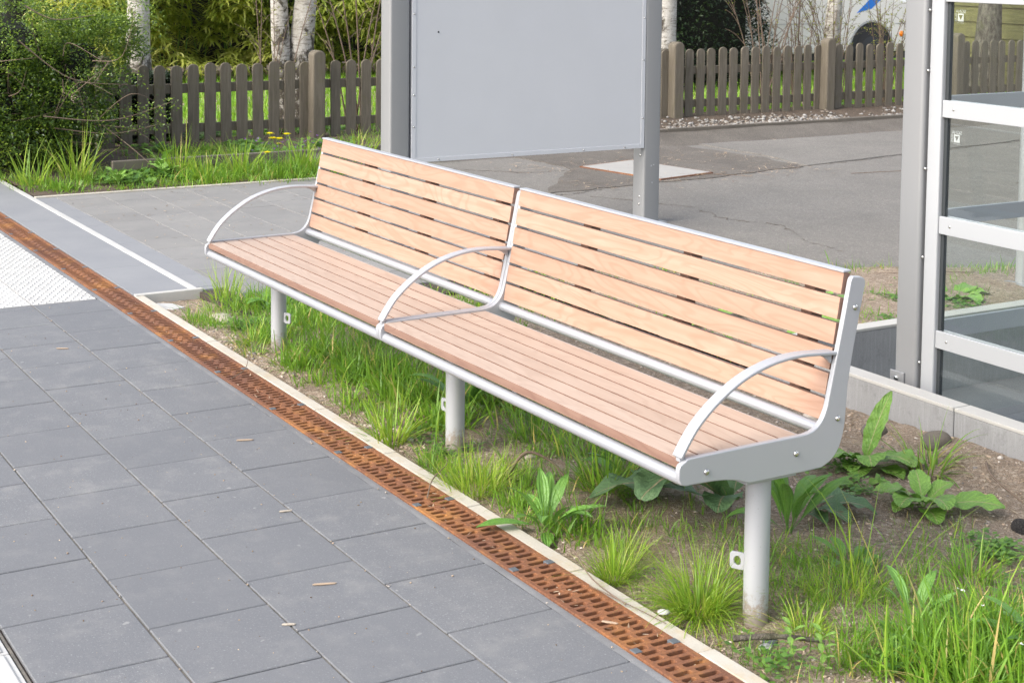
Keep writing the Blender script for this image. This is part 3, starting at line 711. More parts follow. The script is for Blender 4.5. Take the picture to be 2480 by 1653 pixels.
for z in (2.02, 1.48, 1.262, .905, .58, .19):
    m = MB(); m.dome((PX1+.0105, GY-.024, z), (-.3, -1, 0), .0062, .006, 12); shbuild(m, 'rivet', M['steel'], fr_, smooth=40)
m = MB(); m.box(X0g+.0305, X0g+.046, GY-.003, GY+.012, -.19, 2.3); shbuild(m, 'rubber_seal', M['rubber'])
for i, (a, b) in enumerate(rails):
    m = MB(); m.box(X0g+.0315, X1g, GY-.016, GY-.004, a, b); r_ = shbuild(m, 'rail', M['alu'], bevel=.002)
    for x in (X0g+.085, X0g+.46, X0g+.93, X1g-.1):
        q = MB(); q.dome((x, GY-.016, (a+b)/2), (0, -1, 0), .0052, .003, 12); shbuild(q, 'screw', M['steel'], r_, smooth=40)
    m = MB(); m.box(X0g+.0315, X1g, GY+.010, GY+.022, a, b); shbuild(m, 'rail_cover', M['alu'], bevel=.002)
zz = [-.15, .258, .676, 1.098, 1.512, 2.3]
for a, b in zip(zz[:-1], zz[1:]):
    m = MB(); m.box(X0g+.040, X1g-.002, GY+.0005, GY+.0075, a+.03 if a > 0 else a, b+.03 if b < 2 else b); shbuild(m, 'glass_pane', M['glass'])
BX = 2.775                                                       # rear wing runs back from the post
for (a, b) in ((1.512, 1.585), (1.075, 1.137), (.630, .694), (.182, .256)):
    m = MB(); m.box(BX-.004, BX+.008, 2.56, 4.75, a, b); shbuild(m, 'rail', M['alu'], bevel=.0015)
zz = [-.15, .200, .650, 1.10, 1.54, 2.3]
for a, b in zip(zz[:-1], zz[1:]):
    m = MB(); m.box(BX-.0135, BX-.0065, 2.56, 4.75, a+.002, b-.002); shbuild(m, 'glass_pane', M['glass'])
m = MB(); rbox(m, BX-.05, BX+.05, 4.76, 4.86, -.2, 2.35, .016, 4); shbuild(m, 'end_post', M['shpost'], smooth=30)
m = MB(); rbox(m, X1g+.001, X1g+.10, GY-.05, GY+.05, -.2, 2.35, .016, 4); shbuild(m, 'end_post', M['shpost'], smooth=30)
m = MB(); rbox(m, PX0+.004, X1g+.09, GY-.04, GY+.04, 2.351, 2.43, .01, 3); shbuild(m, 'head_rail', M['shpost'], smooth=30)
m = MB(); rbox(m, BX-.04, BX+.04, GY+.045, 4.85, 2.351, 2.43, .01, 3); shbuild(m, 'head_rail', M['shpost'], smooth=30)
# small etched stamps, read from inside (mirrored from here)
for z in (1.462, 1.030):
    for (bd, sz, px, pz, ry) in (('SIGNA', .0165, 0, .017, 0), ('GLAS', .0125, -.0225, -.004, 90), ('ESG EN 12150', .0052, 0, -.0235, 0)):
        cu = bpy.data.curves.new('etched_mark', 'FONT'); cu.body = bd; cu.size = sz; cu.align_x = 'CENTER'; cu.align_y = 'CENTER'; cu.materials.append(M['etch'])
        tmp = bpy.data.objects.new('etched_mark', cu); col.objects.link(tmp); bpy.context.view_layer.update()
        me = bpy.data.meshes.new_from_object(tmp.evaluated_get(bpy.context.evaluated_depsgraph_get())); bpy.data.objects.remove(tmp)
        o = bpy.data.objects.new('etched_mark', me); col.objects.link(o); o.parent = sh
        X = X0g+.0895; o.matrix_basis = Matrix.Translation((X+px-O[0], GY-.0002-O[1], z+pz-O[2])) @ Matrix.Rotation(R(90), 4, 'X') @ Matrix.Rotation(R(ry), 4, 'Z') @ Matrix.Scale(-1, 4, (1, 0, 0))
    m = MB(); X = X0g+.0895; y = GY-.0003
    sq, tri = .0140, [(-.0095, .0085), (.0095, .0085), (0, -.0095)]
    # square with a triangular window left clear
    m.add([(X-sq, y, z-.004-sq), (X+sq, y, z-.004-sq), (X+sq, y, z-.004+sq), (X-sq, y, z-.004+sq)] + [(X+a, y, z-.004+b) for a, b in tri],
          [(0, 1, 6), (1, 5, 6), (1, 2, 5), (2, 3, 4), (2, 4, 5), (3, 0, 4), (0, 6, 4)])
    shbuild(m, 'etched_logo', M['etch'])

# ------------------------------------------------------------------ information board seen from its back
ib = empty('information_board', (-.79, 3.0, 0), 'blank blue-grey information board on two grey posts', 'sign board')
IO = Vector((-.79, 3.0, 0))
def ibuild(m, name, mat, parent=ib, **kw):
    o = m.build(name, mat, None, **kw); o.parent = parent
    if parent == ib: o.matrix_parent_inverse = Matrix.Translation(-IO)
    return o
for (y0, y1, left) in ((2.118, 2.243, 1), (3.868, 3.990, 0)):
    m = MB(); rbox(m, -.915, -.79, y0, y1, -.1, 2.55, .014, 4); p = ibuild(m, 'post', M['post'], smooth=30)
    m = MB(); m.box(-.95, -.755, y0-.035, y1+.035, -.004, .010); ibuild(m, 'base_plate', M['post'], p, bevel=.003)
    for (dx, z) in ((-.832, .425), (-.836, .165), (-.838, .118)):
        q = MB(); q.dome((dx, y0, z), (0, -1, 0), .0075, .005, 10); ibuild(q, 'bolt', M['steel'], p, smooth=40)
    for (dy, z) in ((.055, .36), (.073, .365), (.062, .255)):
        q = MB(); q.dome((-.79, y0+dy, z), (1, 0, 0), .0045, .002, 8); ibuild(q, 'plug', M['alu'], p, smooth=40)
m = MB(); m.box(-.832, -.7935, 2.256, 3.866, .474, 2.42); pn = ibuild(m, 'panel', M['panel'], bevel=.002)
m = MB(); w_ = .026
m.box(-.7934, -.7905, 2.256, 2.256+w_, .474, 2.42); m.box(-.7934, -.7905, 3.866-w_, 3.866, .474, 2.42); m.box(-.7934, -.7905, 2.2565+w_, 3.8655-w_, .4745, .474+w_); m.box(-.7934, -.7905, 2.2565+w_, 3.8655-w_, 2.42-w_, 2.4195)
ed = ibuild(m, 'panel_edge', M['panel'], pn, bevel=.001, seg=1)
m = MB(); m.box(-.86, -.83, 2.244, 2.2555, .474, 2.42); ibuild(m, 'gap_seal', M['rubber'])
for (y, z) in [(2.269, v) for v in (.68, .86, 1.02, 1.32, 1.62, 1.95)] + [(3.853, v) for v in (.66, 1.02, 1.28, 1.62, 1.95)] + [(v, .487) for v in (2.43, 2.92, 3.42, 3.72)]:
    q = MB(); q.dome((-.7905, y, z), (1, 0, 0), .0055, .004, 10); ibuild(q, 'rivet', M['steel'], pn, smooth=40)
q = MB(); q.dome((-.7935, 2.425, 1.215), (1, 0, 0), .006, .002, 8); ibuild(q, 'scar', M['black'], pn)

# ------------------------------------------------------------------ picket fence
pf = empty('picket_fence', (-5.7, 6, 0), 'weathered grey-brown picket fence with round-topped pales and thick posts', 'fence')
FO = Vector((-5.7, 6, 0))
def fbuild(m, name, parent=pf, **kw):
    o = m.build(name, M['fence'], None, **kw); o.parent = parent; o.matrix_parent_inverse = Matrix.Translation(-FO); return o
def pale(y, w, z0, z1, x0, x1, lean, flat=False):
    h = w/2; n = 9; q = [(y-h, z0), (y+h, z0)]
    for k in range(n+1):
        a = math.pi*k/n; q.append((y+h*math.cos(a), z1-h*.85+h*.85*math.sin(a)))
    m = MB(); m.prism(q, 0, x0, x1); m.v = [(vx+lean[0]*(vz-z0), vy+lean[1]*(vz-z0), vz) for vx, vy, vz in m.v]; return m
posts = [-.05+.1, 1.92, 3.79, 5.73, 7.70, 9.70, 11.62, 13.5]
posts = [1.90, 3.79, 5.73, 7.70, 9.70, 11.62, 13.5]
y = 1.905; ypales = []
for a, b in zip(posts[:-1], posts[1:]):
    n = 13 if b-a > 1.9 else 12
    n = round((b-a)/.147); ypales += [a+(b-a)*(i+.0)/n + .06 for i in range(n)]
for yy in ypales:
    if yy > 13.4: continue
    top = .70+random.uniform(-.008, .010)+(.02 if yy > 7 else 0)
    fbuild(pale(yy, .097+random.uniform(-.003, .003), .005+random.uniform(-.012, .01), top, -5.728, -5.707, (random.uniform(-.006, .006), random.uniform(-.008, .008))), 'picket', bevel=.003, seg=1)
for p in posts:
    m = pale(p, .120, -.1, .80+random.uniform(-.01, .02), -5.758+.035, -5.60, (0, random.uniform(-.008, .008))); fbuild(m, 'fence_post', bevel=.012, seg=2)
for a, b in zip(posts[:-1], posts[1:]):
    for z in (.455, .118):
        m = MB(); m.box(-5.766, -5.7285, a+.01, b-.01, z, z+.072+random.uniform(0, .01)); fbuild(m, 'rail', bevel=.003, seg=1)
# long concrete edging in front of the fence
e = MB(); js = [1.55, 2.55, 3.55, 4.55, 5.55, 6.55, 7.55, 8.55, 9.55, 10.55, 11.55, 12.55, 13.55, 14.6]
for a, b in zip(js[:-1], js[1:]): e.box(-4.272, -4.222, a+.002, b-.002, -.15, .118+random.uniform(-.004, .003))
eo = e.build('garden_edging', M['edging'], bevel=.005); tag(eo, 'old dark concrete edging below the picket fence', 'garden edging')

# ------------------------------------------------------------------ vegetation tools
def U(a, b, n): return rng.uniform(a, b, n)
def blades(base, h, w, az, lean, curl, segs=4, tone=None):
    """bent tapering ribbons as numpy arrays"""
    n = len(h); t = np.linspace(0, 1, segs+1); d = np.stack([np.cos(az), np.sin(az), 0*az], -1)
    tw = az+np.pi/2+rng.normal(0, .5, n); s = np.stack([np.cos(tw), np.sin(tw), 0*tw], -1)
    p = base.copy(); V = np.zeros((n, segs+1, 2, 3))
    for i, ti in enumerate(t):
        ww = w*np.clip((1-ti**2.2), .04, 1)*(.65+.35*min(1, ti*4)); V[:, i, 0] = p-s*ww[:, None]/2; V[:, i, 1] = p+s*ww[:, None]/2
        th = lean+curl*(ti+.5/segs); p = p + (h/segs)[:, None]*(np.sin(th)[:, None]*d+np.cos(th)[:, None]*np.array([0, 0, 1.0]))
    tone = rng.random(n) if tone is None else tone
    k = (segs+1)*2; off = np.arange(n)[:, None, None]*k; q = np.array([[2*i, 2*i+1, 2*i+3, 2*i+2] for i in range(segs)])[None]
    return V.reshape(-1, 3), (off+q).reshape(-1, 4), np.repeat(tone, k)
def cat(parts):
    V = []; F = []; A = []; n = 0
    for v, f, a in parts: V.append(v); F.append(f+n); A.append(a); n += len(v)
    return np.concatenate(V), np.concatenate(F), np.concatenate(A)
def tuft_arrays(n, h, w, spread, lean=.5, curl=.7, zf=None, c=(0, 0), tones=(0, .93), dry=.05):
    r = spread*np.sqrt(rng.random(n)); a0 = U(0, 2*np.pi, n); x = r*np.cos(a0); y = r*np.sin(a0)
    z = (zf(np.array(c[0]+x), np.array(c[1]+y)) if zf else 0*x) - .006
    hh = h*np.clip(rng.normal(.8, .25, n), .25, 1.35); az = a0+rng.normal(0, .6, n)
    tone = U(*tones, n); m = rng.random(n) < dry; tone[m] = U(.94, 1, m.sum())
    return blades(np.stack([x, y, z], -1), hh, w*U(.6, 1.3, n), az, U(.05, 1.9*lean+.15, n), rng.normal(curl, .5, n), 6, tone)
def tuft(name, c, label, n, h, w, spread, mat, lean=.45, curl=.7, zf=soil_z, cat_='grass tuft', group='grass tufts round the bench', extra=None, **kw):
    parts = [tuft_arrays(n, h, w, spread, lean, curl, zf, c, **kw)]
    # short dead blades round the foot
    nd = max(6, n//8); parts.append(tuft_arrays(nd, h*.45, w*.8, spread*1.1, 1.0, .5, zf, c, tones=(.94, 1), dry=0))
    if extra: parts.append(extra)
    V, F, A = cat(parts); o = qmesh(name, V, F, mat, attrs={'tone': A}, loc=(c[0], c[1], 0))
    return tag(o, label, cat_, group)

def leaf(L, W, az, pitch, droop, fold=.35, wave=.0, base=(0, 0, 0), pet=.25, wexp=.8, peak=.42, nv=14, roll=0., tone=.5, twist=0., crk=.0):
    """one broad leaf with petiole, ribbed by UV; returns V, F, tone, uv"""
    crk = (crk*1.4) or (.05 if wave >= .1 else 0.); nu = 7; us = np.linspace(-1, 1, nu); V = []; UV = []; ph = rng.uniform(0, 6.28, 3)
    p = np.array([0., 0., 0.]); th = pitch; vs = np.linspace(0, 1, nv)
    d = np.array([math.cos(az), math.sin(az), 0]); s0 = np.array([-math.sin(az), math.cos(az), 0]); up = np.array([0, 0, 1.])
    total = L*(1+pet); vp = pet/(1+pet)
    for i, v in enumerate(vs):
        tv = max(0, (v-vp)/(1-vp)); x = tv
        if v < vp: wd = .035*W+.0
        else:
            q = x**(math.log(.5)/math.log(peak)); wd = W/2*max(.02, math.sin(math.pi*min(1, q)))**wexp
            wd = max(wd, .03*W)
        tg = math.cos(th)*d+math.sin(th)*up; nr = -math.sin(th)*d+math.cos(th)*up
        rl = roll+twist*v; s = math.cos(rl)*s0+math.sin(rl)*nr; nn = -math.sin(rl)*s0+math.cos(rl)*nr
        for u in us:
            off = abs(u)*wd*fold + wave*wd*(u*u)*(math.sin(v*21+ph[0]+(2 if u > 0 else 0))+.6*math.sin(v*37+ph[1]+u))
            jag = 1+(.12 if wave >= .1 else .04)*math.sin(v*53+ph[2]+u*3)*(abs(u) > .9)
            V.append(p+s*(u*wd*jag)+nn*(off+crk*W*(math.sin(v*33+abs(u)*5+ph[0])*.5+math.sin(v*19-u*7+ph[1])*.5)*(.3+.7*abs(u))*(tv > 0))); UV.append((u/2+.5, tv))
        p = p+tg*(total/(nv-1)); th -= droop/(nv-1)*(1.6*v+.2)
    V = np.array(V)+np.array(base); I = np.arange(nv*nu).reshape(nv, nu)
    F = np.stack([I[:-1, :-1], I[1:, :-1], I[1:, 1:], I[:-1, 1:]], -1).reshape(-1, 4)
    return V, F, np.full(len(V), tone), np.array(UV)
def plant(name, c, label, leaves, mat, cat_='plant', group=None, zf=soil_z):
    z = float(zf(np.array(c[0]), np.array(c[1]))) - .006
    V = []; F = []; A = []; W = []; n = 0
    for l in leaves: V.append(l[0]); F.append(l[1]+n); A.append(l[2]); W.append(l[3]); n += len(l[0])
    o = qmesh(name, np.concatenate(V), np.concatenate(F), mat, attrs={'tone': np.concatenate(A)}, uv=np.concatenate(W), loc=(c[0], c[1], z))
    sm = o.modifiers.new('smooth', 'SUBSURF'); sm.levels = 1; sm.render_levels = 1
    return tag(o, label, cat_, group)
def plantain(n, L, W, up=.9, rnd=.25, az0=0, span=6.283):
    out = []
    for k in range(n):
        az = az0+span*k/n+rng.normal(0, rnd); l = L*rng.uniform(.7, 1.1)
        out.append(leaf(l, W*rng.uniform(.8, 1.15), az, up*rng.uniform(.6, 1.25), rng.uniform(.7, 1.5), .30, .05, (.008*math.cos(az), .008*math.sin(az), 0), .30, .85, .52, 12, tone=rng.random()))
    return out

# ------------------------------------------------------------------ grass and weeds in the bed
T_ = tuft
T_('grass_tuft', (-.02, .86), 'tall pale grass tuft with seed heads by the platform kerb end', 80, .20, .0045, .06, M['finegrass'], .22, .4)
T_('grass_tuft', (.23, .78), 'loose green grass tuft between platform kerb end and first bench leg', 130, .13, .0042, .12, M['grass'], .6)
T_('grass_tuft', (.86, .655), 'grass tuft with orange blade tips just left of the first bench leg', 190, .125, .0042, .07, M['grass'], .7, dry=.2)
T_('grass_tuft', (1.02, .60), 'small orange-tipped grass tuft at the foot of the first bench leg', 90, .085, .0036, .05, M['grass'], .7, dry=.3)
T_('grass_tuft', (2.36, .578), 'bright yellow-green broad-bladed grass tuft at the kerb left of the middle leg', 95, .215, .0065, .05, M['finegrass'], .42, .6)
T_('grass_tuft', (2.93, .60), 'fine upright grass tuft at the kerb right of the middle bench leg', 420, .17, .0032, .085, M['finegrass'], .55, .5)
T_('grass_tuft', (2.56, 1.02), 'spreading grass tuft on bare soil behind the middle bench leg', 120, .17, .0048, .05, M['grass'], .75, .5)
T_('grass_tuft', (3.12, .97), 'big green grass tuft under the front rail of the near bench half', 230, .20, .0058, .08, M['grass'], .6, .6)
T_('grass_tuft', (3.72, .585), 'small fine grass clump at the kerb between plantain and near leg', 330, .14, .0024, .035, M['finegrass'], .5, .5)
T_('grass_tuft', (4.01, .655), 'large mop of fine grass hanging over the kerb beside the near leg', 820, .20, .0032, .055, M['finegrass'], .80, .95)
T_('grass_tuft', (4.26, .80), 'small ragged grass tuft to the right of the near leg foot', 150, .105, .0032, .045, M['finegrass'], .6, .6)
T_('grass_tuft', (4.15, 1.02), 'thin wispy grass tuft between near leg and the young plantain', 240, .14, .0022, .085, M['finegrass'], .5, .6)
T_('grass_tuft', (3.50, 1.99), 'wide-bladed grass tuft in front of the cracked concrete wall', 95, .185, .0062, .06, M['grass'], .6, .8)
T_('grass_tuft', (4.22, 1.42), 'green grass tuft on the soil right of the small plantain rosette', 160, .15, .0040, .06, M['grass'], .6, .6)
T_('grass_tuft', (4.13, 1.12), 'few very tall slender grass stalks leaning across the bare soil', 13, .40, .0046, .07, M['finegrass'], .28, .18, dry=.1)
T_('grass_tuft', (3.62, .70), 'thin grass tuft between the big dock leaves and the kerb', 120, .13, .0022, .05, M['finegrass'], .5, .6)
T_('grass_tuft', (3.86, .86), 'low yellowish grass tuft on bare soil behind the grass mop', 150, .10, .0024, .07, M['finegrass'], .6, .6)
T_('grass_tuft', (.62, 3.80), 'long-bladed grass tuft on the asphalt edge above the bench backrest', 34, .16, .007, .05, M['finegrass'], .7, .5)
T_('grass_tuft', (.90, 4.30), 'low grass tuft on the asphalt edge left of the shelter post', 120, .10, .0045, .09, M['finegrass'], .7, .5)
T_('grass_tuft', (.78, 4.08), 'scattered grass tuft at the asphalt edge beside the single round leaf', 90, .10, .0045, .10, M['finegrass'], .6, .5)

def patch(parts, cx, cy, rx, ry, n, h, w, mat_t=(0, .93), lean=.55, curl=.7, zf=soil_z, dry=.05, clump=5):
    nc = max(1, n//14); ccx = cx+rng.normal(0, rx*.6, nc); ccy = cy+rng.normal(0, ry*.6, nc); k = rng.integers(0, nc, n)
    x = ccx[k]+rng.normal(0, .016*clump/3, n); y = ccy[k]+rng.normal(0, .016*clump/3, n)
    ok = (y > .535) | (y < .3); x, y, k = x[ok], y[ok], k[ok]; n = len(x)
    hh = h*np.clip(rng.normal(.62, .27, n), .18, 1.3)*(.7+.6*rng.random(nc)[k]); tone = np.clip(rng.random(nc)[k]*.6+rng.random(n)*.4, 0, 1)*.93*(mat_t[1]-mat_t[0])/.93+mat_t[0]
    m = rng.random(n) < dry*1.3; tone[m] = U(.94, 1, m.sum())
    b = np.stack([x, y, zf(x, y)-.005], -1); ca = np.arctan2(y-ccy[k], x-ccx[k])
    parts.append(blades(b, hh, w*U(.6, 1.6, n), np.where(rng.random(n) < .6, ca, U(0, 6.283, n)), np.abs(rng.normal(0, lean*1.25, n)), rng.normal(curl, .6, n), 5, tone))
g = []
for a in [(.18, .98, .16, .16, 900, .12, .0045), (.50, .95, .2, .2, 900, .10, .0045), (.40, .62, .16, .06, 500, .07, .004), (.62, 1.10, .2, .2, 900, .12, .005), (.75, .80, .12, .1, 450, .12, .0048),
          (1.25, .82, .20, .13, 800, .15, .0058), (1.62, .88, .17, .13, 1050, .175, .006), (1.95, .92, .17, .15, 850, .17, .006), (1.40, .66, .2, .05, 300, .08, .0042), (1.95, .68, .2, .06, 380, .09, .0045),
          (2.28, .85, .12, .12, 420, .14, .006), (2.2, 1.15, .2, .12, 500, .15, .006), (2.75, 1.12, .2, .12, 420, .12, .0046), (2.72, .60, .12, .04, 500, .09, .003), (3.2, .62, .14, .05, 550, .10, .003),
          (1.0, 1.25, .35, .2, 900, .11, .005), (1.6, 1.35, .4, .2, 800, .11, .005), (.6, 1.6, .35, .3, 1100, .10, .005), (.35, 2.3, .2, .4, 700, .09, .005), (.8, 2.2, .4, .4, 700, .08, .005),
          (4.62, 1.00, .15, .13, 1500, .185, .0052), (4.82, 1.25, .18, .15, 1500, .19, .0056), (4.55, 1.25, .12, .08, 900, .16, .0042), (5.1, 1.0, .3, .25, 1800, .21, .005), (4.45, .80, .08, .07, 420, .10, .003),
          (3.72, 1.02, .2, .1, 260, .08, .003), (4.05, .92, .14, .1, 420, .10, .0028), (4.2, .62, .1, .04, 200, .06, .0025), (3.55, .95, .25, .12, 200, .06, .003), (4.05, 1.15, .2, .1, 300, .12, .003), (4.40, .95, .07, .14, 300, .11, .0035), (4.4, 1.6, .25, .12, 160, .09, .003), (3.38, .66, .08, .05, 260, .13, .0042), (3.0, .75, .12, .06, 320, .10, .003), (4.3, 1.25, .12, .12, 320, .10, .003), (4.02, 1.38, .15, .1, 150, .08, .003),
          (3.9, .62, .25, .03, 260, .06, .0022), (3.45, .75, .2, .08, 320, .06, .0024), (3.85, 1.0, .3, .18, 520, .07, .0022), (4.2, 1.2, .25, .2, 620, .08, .0024), (3.25, 1.0, .3, .2, 420, .07, .0026), (2.7, .9, .2, .2, 420, .07, .0028), (1.5, 1.0, .6, .3, 700, .07, .003), (3.9, 1.6, .3, .2, 260, .05, .002), (4.4, .6, .2, .04, 260, .06, .0022), (1.6, 3.2, .3, .3, 260, .08, .004), (1.15, 3.5, .2, .3, 420, .08, .004), (1.5, 3.9, .25, .3, 420, .08, .004), (1.75, 3.3, .2, .3, 260, .08, .004), (1.0, 3.1, .25, .2, 260, .07, .004), (.45, 3.05, .12, .4, 600, .10, .005), (.85, 4.2, .12, .3, 500, .09, .0045), (1.15, 4.75, .25, .3, 1600, .08, .0045), (1.6, 5.2, .3, .4, 1500, .09, .0045), (1.45, 3.6, .4, .5, 300, .06, .004), (1.3, 2.6, .4, .3, 350, .07, .004), (1.9, 2.45, .2, .1, 160, .07, .004)]:
    patch(g, *a)
V, F, A = cat(g); tag(qmesh('bed_grass', V, F, M['grass'], attrs={'tone': A}), 'loose green grass growing thinly over the sandy planting bed', 'grass', kind='stuff')
# dry blades and straw lying on the soil
n = 5600; x = U(-.2, 5.2, n); y = U(.54, 2.2, n); b = np.stack([x, y, soil_z(x, y)+.002], -1)
V, F, A = blades(b, U(.010, .06, n), U(.0016, .0058, n), U(0, 6.28, n), U(1.45, 1.62, n), rng.normal(0, .15, n), 3)
n2 = 900; x = U(-.1, 2.2, n2); y = U(2.3, 4.8, n2); k = x > soil_edge(y); x, y = x[k], y[k]; b2 = np.stack([x, y, soil_z(x, y)+.002], -1)
V2, F2, A2 = blades(b2, U(.02, .08, len(x)), U(.0015, .004, len(x)), U(0, 6.28, len(x)), U(1.45, 1.62, len(x)), rng.normal(0, .15, len(x)), 3)
V, F, A = cat([(V, F, A), (V2, F2, A2)]); tag(qmesh('straw', V, F, M['dryblade'], attrs={'tone': A}), 'dry straw and dead blades scattered on the soil', 'straw', kind='stuff')
# small round-leaved weeds hugging the ground
def weeds(spots, zf, size, per, rad):
    V = []; F = []; A = []; c = 0
    for (cx, cy, n) in spots:
        for _ in range(n):
            px, py = cx+rng.normal(0, rad), cy+rng.normal(0, rad); z = float(zf(np.array(px), np.array(py)))
            for k in range(per):
                az = rng.uniform(0, 6.28); r = size*rng.uniform(.5, 1.3); hz = z+rng.uniform(.006, .03); q = rng.uniform(-.1, .5)
                d = np.array([math.cos(az)*math.cos(q), math.sin(az)*math.cos(q), math.sin(q)]); s = np.array([-math.sin(az), math.cos(az), 0]); o_ = np.array([px, py, hz])+d*r*.4
                pts = [o_, o_+d*r*.5-s*r*.42, o_+d*r*1.1, o_+d*r*.5+s*r*.42]; V += pts; F.append([c, c+1, c+2, c+3]); A += [rng.random()]*4; c += 4
    return np.array(V), np.array(F), np.array(A)
V, F, A = weeds([(.55, .75, 60), (2.55, .70, 40), (2.35, .72, 25), (2.9, 1.25, 70), (3.15, 1.2, 50), (4.12, 1.62, 90), (4.42, 1.48, 80), (4.6, 1.75, 60), (4.33, .62, 25), (4.5, .9, 60), (1.8, 2.4, 40), (1.5, 2.9, 60), (1.9, 3.4, 60), (1.2, 3.3, 70), (1.55, 3.75, 80), (1.35, 4.1, 80), (1.8, 3.9, 80), (3.3, 1.72, 40), (3.55, 1.62, 30)], soil_z, .018, 5, .05)
tag(qmesh('weed_carpet', V, F, M['clover'], attrs={'tone': A}, smooth=False), 'tiny round-leaved weeds hugging the sandy soil', 'weeds', kind='stuff')

# broad-leaved plants
IL, IRt, AW, TW = math.atan2(-.86, -.51), math.atan2(.86, .51), math.atan2(.5, -.866), math.atan2(-.5, .866)   # away from / towards the path etc.
G = 'broad-leaved plants in the bed'
plant('dock_plant', (3.44, 1.21), 'big dock plant with dark drooping leaves under the near bench end', [
    leaf(.31, .24, IL+.22, 1.0, 1.75, .12, .16, (0, 0, 0), .40, .5, .45, 20, .25, .35, 0, .06), leaf(.34, .25, IL+.72, .80, 1.65, .14, .15, (0, 0, 0), .34, .5, .45, 20, .2, .10, 0, .06), leaf(.27, .19, IL+.05, .45, 1.2, .15, .15, (0, 0, 0), .7, .5, .45, 18, .1, .2, 0, .05), leaf(.16, .12, IL+1.25, .75, 1.6, .15, .15, (0, 0, 0), .5, .5, .45, 16, .1, .3, 0, .05), leaf(.20, .12, IL-.35, .30, .8, .2, .12, (0, 0, 0), .5, .6, .42, 16, .2, .1),
    leaf(.13, .08, IL+1.3, .7, 1.0, .3, .12, (0, 0, 0), .4, .65, .42, 14, 0, .6), leaf(.12, .07, AW-.4, .8, .9, .3, .12, (0, 0, 0), .5, .65, .42, 14, 0, .5), leaf(.10, .06, IL+.9, 1.1, .9, .3, .1, (0, 0, 0), .4, .65, .42, 14, 0, .8)], M['dock'], 'dock plant', G)
plant('dock_plant', (3.60, 1.36), 'dock plant with brown-spotted hanging leaves just behind the near leg', [
    leaf(.17, .10, IRt-.2, .55, 1.5, .25, .13, (0, 0, 0), .4, .6, .42, 16, 0, .2), leaf(.15, .10, IRt+.55, .45, 1.2, .25, .13, (0, 0, 0), .5, .6, .42, 16, 0, .3), leaf(.13, .08, IRt-.9, .6, 1.4, .3, .12, (0, 0, 0), .5, .6, .42, 16, 0, .15), leaf(.10, .06, TW+.3, .5, 1.1, .3, .12, (0, 0, 0), .5, .6, .42, 14, 0, .4)], M['dock'], 'dock plant', G)
plant('plantain', (3.70, 1.22), 'tall glossy plantain with upright leaves at the near leg', plantain(9, .21, .05, 1.15, .3) + [leaf(.2, .06, IRt+.2, .85, .5, .3, .04, (0, 0, 0), .3, .8, .5, 12), leaf(.16, .055, IL, .7, 1.6, .3, .04, (0, 0, 0), .3, .8, .5, 12)], M['plantain'], 'plantain', G)
plant('plantain', (3.33, .612), 'broad-leaved plantain leaning over the kerb by the rusty grate', plantain(10, .15, .038, 1.0, .45) + [leaf(.17, .055, IL+.35, .25, .5, .25, .03, (0, 0, .012), .3, .8, .5, 12), leaf(.13, .052, IRt-.3, .75, .7, .3, .04, (0, 0, 0), .3, .8, .5, 12, 0, .9), leaf(.11, .04, TW, .2, .7, .3, .04, (0, 0, 0), .3, .8, .5, 12)], M['plantain'], 'plantain', G)
plant('plantain', (3.10, 1.08), 'dark plantain leaves behind the big tuft under the front rail', plantain(8, .16, .045, .7, .3), M['plantain'], 'plantain', G)
plant('plantain', (2.17, .98), 'plantain with one wide leaf beside the middle bench leg', plantain(7, .19, .05, 1.0, .4), M['plantain'], 'plantain', G)
plant('plantain', (3.98, 1.21), 'small plantain rosette in the grass behind the near leg', plantain(9, .10, .032, .75, .3), M['plantain'], 'plantain', G)
plant('plantain', (4.37, 1.06), 'young plantain with three pale leaves beside tall grass stalks', plantain(4, .13, .035, 1.2, .3) + [leaf(.12, .036, IRt+.1, .8, .3, .3, .03, (0, 0, 0), .2, .8, .55, 12)], M['plantain'], 'plantain', G)
plant('plantain', (4.70, 1.20), 'large plantain deep in the grass at the bottom right corner', plantain(12, .20, .048, 1.0, .3), M['plantain'], 'plantain', G)
plant('plantain', (.28, 1.02), 'broad plantain leaves among grass behind the platform kerb end', plantain(8, .14, .045, .7, .4), M['plantain'], 'plantain', G)
plant('dock_plant', (3.33, 1.86), 'dock plant with one tall upright leaf near the concrete wall', [
    leaf(.235, .066, 1.45, 1.24, .25, .35, .12, (0, 0, 0), .12, .6, .42, 18, .25, .3, .4, .05), leaf(.15, .12, TW-.1, .75, 1.5, .15, .17, (0, 0, 0), .35, .5, .42, 16, .1, .25, 0, .05), leaf(.14, .11, TW-1.0, .7, 1.4, .15, .17, (0, 0, 0), .4, .5, .42, 16, .1, .3, 0, .05), leaf(.15, .12, IRt-.9, .65, 1.4, .15, .17, (0, 0, 0), .5, .5, .42, 16, 0, .2, 0, .05), leaf(.15, .12, IRt-.35, .42, .9, .2, .13, (0, 0, 0), .35, .55, .4, 16, 0, .6), leaf(.13, .11, IL+.25, .55, .9, .2, .13, (0, 0, 0), .3, .55, .4, 16, 0, .5), leaf(.10, .085, IL+1.0, .4, .9, .2, .13, (0, 0, 0), .5, .55, .4, 14, 0, .35),
    leaf(.11, .085, TW-.35, .3, .8, .2, .13, (0, 0, 0), .6, .55, .4, 14, 0, .5), leaf(.10, .08, TW+.5, .25, .7, .25, .14, (0, 0, 0), .9, .55, .4, 14, 0, .5), leaf(.07, .05, IRt-.8, .8, .9, .3, .16, (0, 0, 0), .5, .55, .4, 14, 0, 1)], M['docky'], 'dock plant', G)
